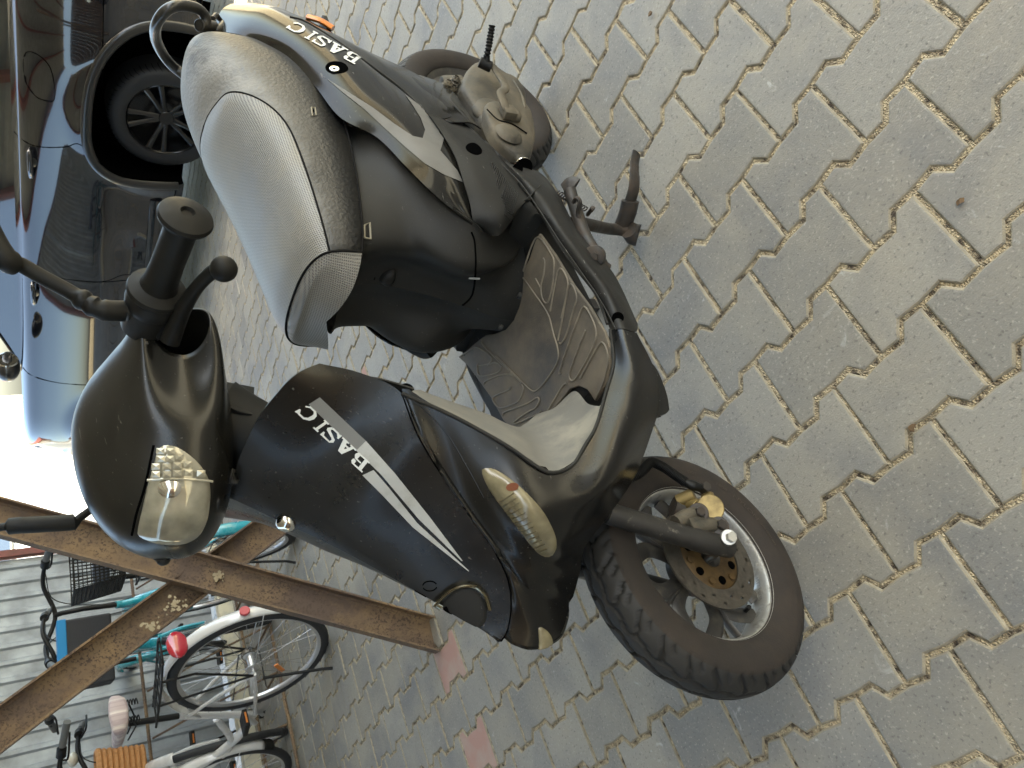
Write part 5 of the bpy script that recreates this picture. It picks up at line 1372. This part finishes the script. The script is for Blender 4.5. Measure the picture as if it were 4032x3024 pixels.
    f.tube([bb, seat_top], .0165, 14); f.curve([head1 + Vector((.01, 0, -.03)), Vector((.80, 0, .50)), Vector((.62, 0, .335)), bb], .0205, 14, 30); f.curve([head0 + Vector((-.005, 0, .02)), Vector((.80, 0, .42)), Vector((.64, 0, .36)), Vector((.40, 0, .45))], .0165, 14, 30)
    f.tube([head0, head1], .021, 16)
    for s_ in (-1, 1):
        f.tube([bb + Vector((-.03, s_ * .02, 0)), Vector((.2, s_ * .045, .31)), Vector((0, s_ * .062, .345))], .0095, 10)
        f.tube([seat_top + Vector((-.0, s_ * .015, -.03)), Vector((.15, s_ * .04, .48)), Vector((0, s_ * .062, .345))], .008, 10)
    f.build('frame', paint, t)
    fk = MB()
    for s_ in (-1, 1): fk.curve([head0 + Vector((.0, s_ * .03, -.01)), Vector((1.01, s_ * .05, .46)), Vector((1.08, s_ * .052, .345))], [.013, .012, .008], 10, 16)
    fk.tube([head0 + Vector((0, -.045, -.02)), head0 + Vector((0, .045, -.02))], .016, 10); fk.build('fork', paint, t)
    st_ = MB(); st_.tube([head1, head1 + Vector((-.035, 0, .16)), Vector((.90, 0, bars - .03)), Vector((.93, 0, bars))], .0135, 12); st_.build('stem', BLACK, t)
    hb = MB(); hb.curve([Vector((.70, .30, bars + .02)), Vector((.80, .27, bars + .035)), Vector((.90, .16, bars + .05)), Vector((.93, .0, bars)), Vector((.90, -.16, bars + .05)), Vector((.80, -.27, bars + .035)), Vector((.70, -.30, bars + .02))], .011, 12, 60); hb.build('handlebar', BLACK, t)
    for s_ in (-1, 1):
        g_ = MB(); g_.tube([Vector((.79, s_ * .272, bars + .034)), Vector((.66, s_ * .312, bars + .012))], .0165, 14); g_.build('grip', mat('grey_grip', (.12, .12, .11), .7), t)
        g_ = MB(); g_.tube([Vector((.84, s_ * .25, bars + .04)), Vector((.80, s_ * .268, bars + .036))], .022, 14); g_.curve([Vector((.86, s_ * .24, bars + .03)), Vector((.90, s_ * .27, bars + .01)), Vector((.80, s_ * .34, bars))], .005, 8, 12); g_.build('brake_lever', BLACK, t)
    cb = MB(); cb.curve([Vector((.86, .22, bars + .04)), Vector((.98, .12, bars + .02)), Vector((.98, .05, bars - .15)), Vector((.95, .03, .7))], .0028, 6, 30); cb.curve([Vector((.86, -.22, bars + .04)), Vector((1.0, -.10, bars)), Vector((.97, -.03, bars - .2)), Vector((.93, -.03, .66))], .0028, 6, 30); cb.build('brake_cable', BLACK, t, weld=False)
    MB().tube([seat_top, Vector((.265, 0, saddle - .05))], .0132, 14).build('seat_post', BLACK, t)
    sm_ = plaid() if 'plaid' in extras else mat('slate_saddle', (.07, .09, .13), .35, coat=.3)
    rows = []
    for i in range(15):
        u = i / 14; X = -.13 + .27 * u; w_ = .088 * (1 - u) ** .9 + .018 if u > .05 else .07
        w_ *= 1 - .35 * max(0, (.12 - u)) / .12; h_ = .055 * (1 - .4 * u)
        rows.append([Vector((X, w_ * math.sin(a), saddle - .0 + h_ * .35 * math.cos(a) - (.035 if abs(math.cos(a)) < .3 else 0) * 0 + (.012 if u < .2 else 0))) for a in [math.pi * k / 8 - math.pi / 2 for k in range(9)]] + [Vector((X, w_ * .9 * math.sin(a), saddle - .045 * (1 - .3 * u))) for a in [math.pi / 2, 0, -math.pi / 2]])
    b = MB(); n_ = 12; sh = Vector((.27, 0, 0)); b.add([p + sh for r in rows for p in r], [(i * n_ + k, i * n_ + (k + 1) % n_, (i + 1) * n_ + (k + 1) % n_, (i + 1) * n_ + k) for i in range(14) for k in range(n_)]); b.f += [tuple(range(n_)), tuple(range(14 * n_, 15 * n_))[::-1]]
    b.build('saddle', sm_, t, sub=1, auto=2)
    b = MB()
    for s_ in (-1, 1): b.tube([Vector((.17, s_ * .03, saddle - .05)), Vector((.26, s_ * .022, saddle - .075)), Vector((.37, s_ * .015, saddle - .05))], .0035, 6)
    for s_ in (-1, 1):
        q = [Vector((.17 + .012 * math.cos(k * .7), s_ * .04 + .012 * math.sin(k * .7), saddle - .085 + .0012 * k)) for k in range(36)]; b.tube(q, .0025, 5)
    b.build('saddle_spring', BLACK, t, weld=False)
    cr = MB(); cr.lathe([(.02, .03), (.085, .032), (.088, .034), (.085, .036), (.02, .038)], bb, (0, -1, 0), 40); cr.build('chainring', BALU, t)
    for s_, a in ((-1, -.5), (1, math.pi - .5)):
        e_ = bb + Vector((math.cos(a) * .165, s_ * .062, math.sin(a) * .165))
        k_ = MB(); k_.tube([bb + Vector((0, s_ * .05, 0)), e_], [(.008, .014), (.006, .010)], 10); k_.build('crank_arm', BALU, t)
        k_ = MB(); k_.box(e_ + Vector((0, s_ * .05, 0)), (.09, .085, .022)); pe = k_.build('pedal', BLACK, t, smooth=False, bev=.004)
        MB().box(e_ + Vector((0, s_ * .05, 0)), (.094, .05, .008)).build('pedal_reflector', ORG, pe, smooth=False)
    cg = MB(); s_ = -1
    cg.tube([Vector((-.045, -.045, .345)), Vector((0, -.045, .39)), Vector((.44, -.045, .37)), Vector((.535, -.045, .28)), Vector((.44, -.045, .195)), Vector((0, -.045, .30)), Vector((-.045, -.045, .345))], .0035, 6); cg.build('chain', mat('oily_chain', (.05, .045, .04), .4, metal=.7), t)
    MB().cyl((0, -.03, .345), (0, -.052, .345), .036, 20).build('sprocket', STEEL, t)
    kd = MB(); kd.tube([Vector((.05, .06, .30)), Vector((.02, .10, .05)), Vector((.0, .12, .01))], .007, 8); kd.build('kickstand', BLACK, t)
    if 'carrier' in extras:
        c_ = MB()
        for s_ in (-1, 1):
            c_.tube(crom([Vector((.26, s_ * .05, .72)), Vector((.0, s_ * .065, .72)), Vector((-.19, s_ * .065, .725)), Vector((-.22, s_ * .04, .725))], 20), .005, 8)
            c_.tube([Vector((0, s_ * .068, .35)), Vector((.06, s_ * .075, .72))], .005, 8); c_.tube([Vector((0, s_ * .068, .35)), Vector((-.12, s_ * .075, .60)), Vector((-.10, s_ * .07, .72))], .005, 8)
        for x_ in (.2, .12, .04, -.04, -.12, -.21): c_.tube([Vector((x_, -.065, .722)), Vector((x_, .065, .722))], .004, 6)
        c_.tube([Vector((.2, 0, .722)), Vector((-.22, 0, .722))], .004, 6)
        c_.build('carrier', BLACK, t, weld=False)
        rl = MB(); rl.sphere((-.235, 0, .665), .055, 20, (.35, 1.15, .75)); rl.build('rear_light', RED, t)
    if 'disc_reflector' in extras:
        p = Vector((math.cos(2.95) * .378, 0, .345 + math.sin(2.95) * .378)); MB().cyl(p, p + Vector((-.012, 0, .002)), .021, 24).build('round_reflector', mat('dull_red_reflector', (.42, .04, .05), .4), t)
    if 'wheel_reflector' in extras:
        MB().box((.12, -.015, .20), (.075, .008, .02), Matrix.Rotation(.6, 3, 'Y')).build('spoke_reflector', ORG, t, smooth=False, bev=.002)
    if 'mesh_basket' in extras:
        b = MB()
        for k in range(17):
            for z_ in (0,):
                u = -.5 + k / 16
                b.tube([Vector((-.02 + u * .28, -.10, .80)), Vector((-.02 + u * .32, -.13, 1.0))], .0022, 4); b.tube([Vector((-.02 + u * .28, .10, .80)), Vector((-.02 + u * .32, .13, 1.0))], .0022, 4)
                b.tube([Vector((-.16, u * .20, .80)), Vector((-.18, u * .26, 1.0))], .0022, 4); b.tube([Vector((.12, u * .20, .80)), Vector((.14, u * .26, 1.0))], .0022, 4); b.tube([Vector((-.02 + u * .28, -.10, .802)), Vector((-.02 + u * .28, .10, .802))], .0018, 4)
        for k in range(13):
            z_ = .80 + .20 * k / 12; f_ = k / 12; X0, X1, Y_ = -.16 - .02 * f_, .12 + .02 * f_, .10 + .03 * f_
            r_ = .0045 if k == 12 else .0022
            b.tube([Vector((X0, -Y_, z_)), Vector((X1, -Y_, z_)), Vector((X1, Y_, z_)), Vector((X0, Y_, z_)), Vector((X0, -Y_, z_))], r_, 5)
        b.build('mesh_basket', BLACK, t, weld=False)
    if 'box_basket' in extras:
        b = MB(); b.box((1.12, 0, .93), (.25, .33, .23)); bx = b.build('front_box', mat('black_basket_cloth', (.03, .03, .032), .8, grain=.6, gscale=250), t, smooth=False, bev=.01)
        MB().box((1.12, 0, 1.035), (.258, .338, .04)).build('blue_band', mat('blue_cloth_band', (.01, .22, .48), .6), bx, smooth=False, bev=.004)
        MB().box((.985, .08, .99), (.01, .03, .04)).build('red_tab', RED, bx, smooth=False)
    if 'wicker' in extras:
        b = MB()
        for k in range(9):
            z_ = bars - .22 + k * .024; q = []
            for i in range(97):
                a = 2 * math.pi * i / 96; rr_ = 1 + .022 * math.sin(a * 24 + (k % 2) * math.pi); w_ = .8 + .2 * k / 8
                q.append(Vector((1.06 + .10 * w_ * rr_ * math.copysign(abs(math.cos(a)) ** .6, math.cos(a)), .14 * w_ * rr_ * math.copysign(abs(math.sin(a)) ** .6, math.sin(a)), z_)))
            b.tube(q, .0125 if k < 8 else .016, 7)
        b.build('wicker_basket', TAN, t, weld=False)
        MB().sphere((.90, .14, bars + .075), .036, 20, (1, 1, .7)).build('bell', mat('cream_bell', (.6, .56, .45), .2, coat=1), t)
    return t
bicycle(-3.15, .475, 193, 'white step-through bicycle with plaid saddle and black carrier, nearest the scooter', WHT, .87, 1.02, 0, ('plaid', 'carrier', 'disc_reflector', 'wheel_reflector'))
bicycle(-3.27, 1.10, 167, 'teal bicycle with black mesh basket and slate blue saddle, behind the crossing rusty bars', TEAL, .88, 1.05, 0, ('carrier', 'mesh_basket'))
bicycle(-4.02, 1.0, -16, 'teal bicycle facing the camera with black box basket and black handlebar', TEAL, .9, 1.06, -8, ('box_basket',), front=True)
bicycle(-4.15, .40, -14, 'white bicycle with wicker front basket and cream bell at the picture corner', WHT, .9, .93, 4, ('wicker',), front=True)

# ------------------------------------------------------------------ black car
CAR_A = math.radians(186)
CF = Vector((math.cos(CAR_A), math.sin(CAR_A), 0)); CN = Vector((-math.sin(CAR_A), math.cos(CAR_A), 0))
if CN.dot(CAM - Vector((-3.2, 3.8, 0))) < 0: CN = -CN
car = bpy.data.objects.new('black_car', None); C.objects.link(car); car.location = (-3.2, 3.8, 0)
tag(car, 'glossy black estate car parked broadside behind the scooter', 'car')
def K3(s_, n_, z_): return CF * s_ + CN * n_ + Vector((0, 0, z_))
CARP = mat('black_car_paint', (.006, .0065, .009), .02, coat=1, spec=.6)
CARPL = mat('car_plastic', (.012, .012, .012), .3, coat=.5)
CGL = mat('car_glass', (.01, .013, .014), .02, spec=1, coat=1)
RA, FA = -.44, 2.30; AR = .395
prof = [(-.03, .20), (-.01, .26), (.0, .34), (.010, .42), (.026, .54), (.044, .63), (.052, .70), (.050, .76), (.042, .84), (.030, .92), (.014, .99), (-.004, 1.05), (-.025, 1.095), (-.055, 1.13), (-.10, 1.155), (-.14, 1.17)]
pr = crom([Vector((a, z_, 0)) for a, z_ in prof], 60)
def plan(s_):
    e = 0
    if s_ < -.6: e = -.30 * ((-.6 - s_) / .95) ** 2.6
    if s_ > 2.2: e = -.5 * ((s_ - 2.2) / .95) ** 2.4
    return e
bm = bmesh.new(); NS = 230; grid = []
for i in range(NS + 1):
    s_ = -1.45 + 4.5 * i / NS; col_ = []
    for q in pr:
        n_ = q.x + plan(s_); z_ = q.y
        for ca in (RA, FA):                # flared arches
            d_ = math.hypot(s_ - ca, (z_ - .34)); n_ += .03 * math.exp(-((d_ - .45) / .07) ** 2)
        if .35 < s_ < 1.85: n_ -= .03 * math.exp(-((z_ - .50) / .10) ** 2) * min(1, (s_ - .35) / .2) * min(1, (1.85 - s_) / .2)
        col_.append((s_, n_, z_))
    grid.append(col_)
def inarch(s_, z_):
    for ca in (RA, FA):
        wd_ = (.60 if (s_ < ca and ca == RA) else .42); ex_ = (2.4 if (s_ < ca and ca == RA) else 3.0)
        if (abs(s_ - ca) / wd_) ** ex_ + (abs(z_ - .32) / .465) ** ex_ < 1: return ca
    return None
V = [[None] * len(pr) for _ in grid]
for i, cl in enumerate(grid):
    for k, (s_, n_, z_) in enumerate(cl): V[i][k] = bm.verts.new(K3(s_, n_, z_))
for i in range(NS):
    for k in range(len(pr) - 1):
        sm, zm = (grid[i][k][0] + grid[i + 1][k][0]) / 2, (grid[i][k][2] + grid[i][k + 1][2]) / 2
        if inarch(sm, zm) is None: bm.faces.new((V[i][k], V[i + 1][k], V[i + 1][k + 1], V[i][k + 1]))
bmesh.ops.delete(bm, geom=[v for v in bm.verts if not v.link_faces], context='VERTS')
me = bpy.data.meshes.new('body_side'); bm.to_mesh(me); bm.free(); body = link('body_side', me, CARP, car)
def archc(ca, r=1.0, off=.0, n=60, a0=-.25, a1=math.pi + .25):
    out = []
    for i in range(n + 1):
        a = a0 + (a1 - a0) * i / n; c, s_ = math.cos(a), math.sin(a)
        back = c < 0 and ca == RA; wd_ = .60 if back else .42; ex_ = 2.4 if back else 3.0
        s2 = ca + wd_ * r * math.copysign(abs(c) ** (2 / ex_), c); z2 = .32 + .465 * r * math.copysign(abs(s_) ** (2 / ex_), s_)
        out.append((s2, z2))
    return [p for p in out if p[1] > .2]
def side_n(z_, s_):
    q = min(pr, key=lambda v: abs(v.y - z_)); e = 0
    for ca in (RA, FA): e += .03 * math.exp(-((math.hypot(s_ - ca, z_ - .34) - .45) / .07) ** 2)
    return q.x + plan(s_) + e
for ca in (RA, FA):
    b = MB(); q = archc(ca, 1.02)
    b.tube([K3(s_, side_n(z_, s_) + .004, z_) for s_, z_ in q], [(.030, .016)] * len(q), 12, flat=tuple(CN)); b.build('arch_trim', CARPL, car)
    b = MB(); q = archc(ca, 1.0); n1_ = len(q); vs = [K3(s_, side_n(z_, s_) - .0, z_) for s_, z_ in q] + [K3(s_, -.35, z_) for s_, z_ in q]
    b.add(vs, [(i, i + 1, n1_ + i + 1, n1_ + i) for i in range(n1_ - 1)]); b.add([K3(ca - .68, -.35, .1), K3(ca + .45, -.35, .1), K3(ca + .45, -.35, .84), K3(ca - .68, -.35, .84)], [(0, 1, 2, 3)]); b.build('wheel_well', VOID, car)
    wcn = K3(ca, -.16, .335); wh = bpy.data.objects.new('wheel', None); C.objects.link(wh); wh.parent = car
    tp = [(.235, .10), (.24, .112), (.27, .120), (.305, .114), (.326, .100), (.334, .086), (.338, .04), (.338, -.1)]
    b = MB().lathe(tp, wcn, CN, 80)
    ex = CF; 
    for k in range(60):
        a = 2 * math.pi * k / 60; d0 = CF * math.cos(a) + Vector((0, 0, 1)) * math.sin(a); d1 = CF * math.cos(a + .05) + Vector((0, 0, 1)) * math.sin(a + .05)
    b.build('tyre', mat('car_tyre', (.011, .011, .012), .6), wh)
    b = MB()
    for k in range(60):
        a = 2 * math.pi * k / 60; dd = [CF * math.cos(a + t_) + Vector((0, 0, 1)) * math.sin(a + t_) for t_ in (0, .02, .06)]
        b.tube([wcn + dd[0] * .3385 + CN * .03, wcn + dd[1] * .335 + CN * .085, wcn + dd[2] * .322 + CN * .104], .0022, 4, cap=False)
    b.build('tread_grooves', VOID, wh, weld=False)
    MB().lathe([(.236, .105), (.232, .108), (.225, .098), (.215, .05), (.21, -.1), (0, -.1)], wcn, CN, 60).build('rim', mat('gloss_black_rim', (.007, .007, .0075), .2, coat=.3), wh)
    for k in range(10):
        a = k * math.pi / 5 + (k % 2) * -.22; d0 = CF * math.cos(a) + Vector((0, 0, 1)) * math.sin(a)
        b = MB(); b.tube([wcn + d0 * .03 + CN * .07, wcn + d0 * .12 + CN * .078, wcn + d0 * .228 + CN * .098], [(.019, .01), (.015, .009), (.021, .009)], 8, flat=tuple(CN)); b.build('spoke', MATS['gloss_black_rim'], wh)
    MB().cyl(wcn + CN * .05, wcn + CN * .085, .045, 24).build('hub_cap', MATS['gloss_black_rim'], wh)
def cs(s_, z_, off=.001): return K3(s_, side_n(z_, s_) + off, z_)
SEAMM = VOID
for name, ln in (('door_seam', [(-.20, 1.16), (-.18, 1.05), (-.22, .9), (-.26, .82), (-.15, .70)]), ('door_seam', [(.78, 1.16), (.80, .9), (.80, .5), (.78, .25)]), ('door_seam', [(1.78, 1.16), (1.82, .9), (1.82, .5), (1.76, .25)]), ('body_seam', [(-.66, .72), (-1.0, .72), (-1.4, .72)]), ('sill_seam', [(.02, .25), (.9, .25), (1.8, .25)])):
    b = MB(); q = crom([Vector((a, z_, 0)) for a, z_ in ln], 50); b.tube([cs(p.x, p.y) for p in q], .0028, 5); b.build(name, SEAMM, car)
b = MB(); q = crom([Vector((a, z_, 0)) for a, z_ in ((-.60, 1.10), (-.56, 1.09), (-.50, 1.04), (-.50, .97), (-.53, .955), (-.60, .955), (-.71, .98), (-.76, 1.04), (-.75, 1.09), (-.68, 1.105))], 60, closed=True)
b.tube([cs(p.x, p.y) for p in q], .0025, 5, closed=True); b.build('fuel_flap_seam', SEAMM, car)
for s0 in (-.08, .95):
    b = MB(); b.curve([cs(s0 - .07, 1.085, .005), cs(s0 - .05, 1.085, .035), cs(s0 + .06, 1.083, .038), cs(s0 + .12, 1.08, .006)], [.013, .016, .016, .013], 12, 24); h_ = b.build('door_handle', CARP, car)
    MB().sphere(cs(s0 + .02, 1.06, -.004), .035, 20, (1, .3, .8)).build('handle_cup', CARPL, h_)
# lower door moulding with bright edge
b = MB(); q = [(.12 + 1.6 * i / 40, .36) for i in range(41)]; b.tube([cs(a, z_, .010) for a, z_ in q], [(.04, .008)] * 41, 8, flat=tuple(CN)); b.build('door_moulding', CARP, car)
# greenhouse, bonnet, ends
b = MB(); pts_ = [(-1.3, 1.17), (-1.05, 1.50), (.9, 1.56), (1.75, 1.20), (1.78, 1.17)]
b.add([K3(s_, -.14 - (z_ - 1.17) * .45, z_) for s_, z_ in pts_], [(0, 1, 2, 3, 4)]); b.build('side_window', CGL, car, smooth=False)
rows = []
for s_, zz_ in ((-1.40, 1.17), (-1.12, 1.53), (-.3, 1.61), (.5, 1.61), (.95, 1.58), (1.80, 1.18), (2.4, 1.08), (2.9, .96), (3.02, .80)):
    nn_ = -.13 - max(0, zz_ - 1.17) * .45 + plan(s_) * .8; rows.append([K3(s_, nn_, min(zz_, 1.17) if zz_ > 1.17 else zz_) if k == 0 else K3(s_, nn_ - k * (1.7 + 2 * nn_) / 6, zz_ + (.03 if 0 < k < 6 else 0)) for k in range(7)] if False else [K3(s_, nn_ - k * (1.7 + 2 * nn_) / 6, zz_ + .035 * math.sin(math.pi * k / 6)) for k in range(7)])
g_ = surf(rows, 20, 60, 0); sheet('upper_body', g_, CARP, car, .01, out=(0, 0, 5))
b = MB(); b.add([K3(-1.42, -.25, .3), K3(-1.42, -1.5, .3), K3(-1.4, -1.5, 1.17), K3(-1.4, -.2, 1.17)], [(0, 1, 2, 3)]); b.add([K3(3.03, -.4, .25), K3(3.05, -1.4, .25), K3(3.02, -1.4, .85), K3(3.0, -.4, .85)], [(0, 1, 2, 3)]); b.build('end_panel', CARP, car, smooth=False)
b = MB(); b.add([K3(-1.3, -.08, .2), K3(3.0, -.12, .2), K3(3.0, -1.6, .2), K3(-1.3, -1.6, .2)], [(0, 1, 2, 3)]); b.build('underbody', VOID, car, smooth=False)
b = MB(); b.sphere((0, 0, 0), .11, 24, (1, 1, 1)); b.v = [CF * (v.x * .8) + CN * (v.y * 1.15) + Vector((0, 0, v.z * .72)) + K3(1.50, .17, 1.25) for v in b.v]; mh = b.build('door_mirror', CARPL, car)
b = MB(); b.lathe([(0, 0), (.065, 0), (.07, -.01)], K3(1.42, .18, 1.25), -CF, 28); b.build('mirror_glass', CHROME, mh)
b = MB(); b.sphere((0, 0, 0), .12, 20); b.v = [CF * (v.x * 1.3) + CN * (v.y * .5) + Vector((0, 0, v.z * .8)) + K3(2.72, -.14, .82) for v in b.v]; b.build('headlight', mat('car_headlight', (.5, .5, .5), .08, metal=.6, coat=1), car)

# ------------------------------------------------------------------ things far off in the sun
SUNL = mat('white_render', (.78, .77, .74), .8)
van = bpy.data.objects.new('white_van', None); C.objects.link(van); van.location = (-11.5, 4.6, 0); van.rotation_euler = (0, 0, math.radians(205)); tag(van, 'white van parked in full sun beyond the bonnet of the black car', 'van')
VW = mat('white_van_paint', (.72, .72, .72), .25, coat=1)
rows = []
for s_, z0, z1 in ((-2.4, .45, .8), (-2.3, .40, 1.05), (-1.6, .38, 1.2), (-.9, .38, 1.95), (0, .38, 2.05), (2.2, .38, 2.05), (2.5, .42, 1.9)):
    rows.append([Vector((s_, -.95 + .06 * (z_ > 1.2) * (z_ - 1.2), z_)) for z_ in (z0, (z0 + z1) / 2, z1 - .1)] + [Vector((s_, -.7, z1)), Vector((s_, 0, z1 + .03)), Vector((s_, .7, z1))] + [Vector((s_, .95, z_)) for z_ in (z1 - .1, (z0 + z1) / 2, z0)])
g_ = surf(rows, 30, 40, 0)
b = MB(); b.add([p for r in g_ for p in r], [(j * 30 + i, j * 30 + i + 1, (j + 1) * 30 + i + 1, (j + 1) * 30 + i) for j in range(39) for i in range(29)]); b.f += [tuple(range(30)), tuple(range(39 * 30, 40 * 30))[::-1]]; b.build('body', VW, van, auto=.6)
for x0_, x1_ in ((-.75, .25), (.4, 1.3), (1.4, 2.2)):
    for s_ in (-1, 1): MB().box(((x0_ + x1_) / 2, s_ * .935, 1.5), (x1_ - x0_, .02, .5)).build('window', CGL, van, smooth=False, bev=.008)
MB().box((-1.32, 0, 1.58), (.03, 1.5, .62), Matrix.Rotation(math.radians(43), 3, 'Y')).build('windscreen', CGL, van, smooth=False)
for x_ in (-1.6, 1.6):
    for s_ in (-1, 1):
        wv = MB().cyl((x_, s_ * .78, .32), (x_, s_ * .97, .32), .32, 32).build('wheel', BTY, van); MB().cyl((x_, s_ * .965, .32), (x_, s_ * .98, .32), .19, 24).build('rim', BALU, wv)
bld = empty('white_building', (-20, 9, 0), math.radians(25), 'low white building with red tiled roof on the sunny side of the yard', 'building')
MB().box((0, 0, 1.6), (3, 16, 3.2)).build('wall', SUNL, bld, smooth=False)
b = MB(); b.add([(-2, -8.4, 3.2), (2, -8.4, 3.2), (0, -8.4, 4.6), (-2, 8.4, 3.2), (2, 8.4, 3.2), (0, 8.4, 4.6)], [(0, 1, 2), (3, 5, 4), (0, 3, 4, 1), (1, 4, 5, 2), (0, 2, 5, 3)]); b.build('roof', RPAINT, bld, smooth=False)
for k in range(5): MB().box((1.51, -6 + 3 * k, 2.2), (.05, .7, .6)).build('window', CGL, bld, smooth=False)
# scattered crumbs on the paving
LEAF = mat('dry_leaf', (.16, .10, .05), .8)
random.seed(21)
for (x_, y_) in ((1408, 30), (2076, 436), (1247 * .57 + 1261.8, 370 * .57 + 713)):
    p = GW(x_, y_); b = MB(); n_ = 7
    vs = [p + Vector((math.cos(i * .9) * .007 * random.uniform(.6, 1.4), math.sin(i * .9) * .005 * random.uniform(.6, 1.4), .002 + random.uniform(0, .004))) for i in range(n_)]
    b.add(vs, [tuple(range(n_))]); o = b.build('dry_leaf_crumb', LEAF, None, smooth=False)
    o['label'] = {0: 'small curled leaf crumb at the top edge of the paving', 1: 'dark crumb lying alone on a paver near the right edge', 2: 'brown leaf bit caught in a sandy joint below the footboard'}[[1408, 2076].index(x_) if x_ in (1408, 2076) else 2]; o['category'] = 'leaf'
    md = o.modifiers.new('t', 'SOLIDIFY'); md.thickness = .0015
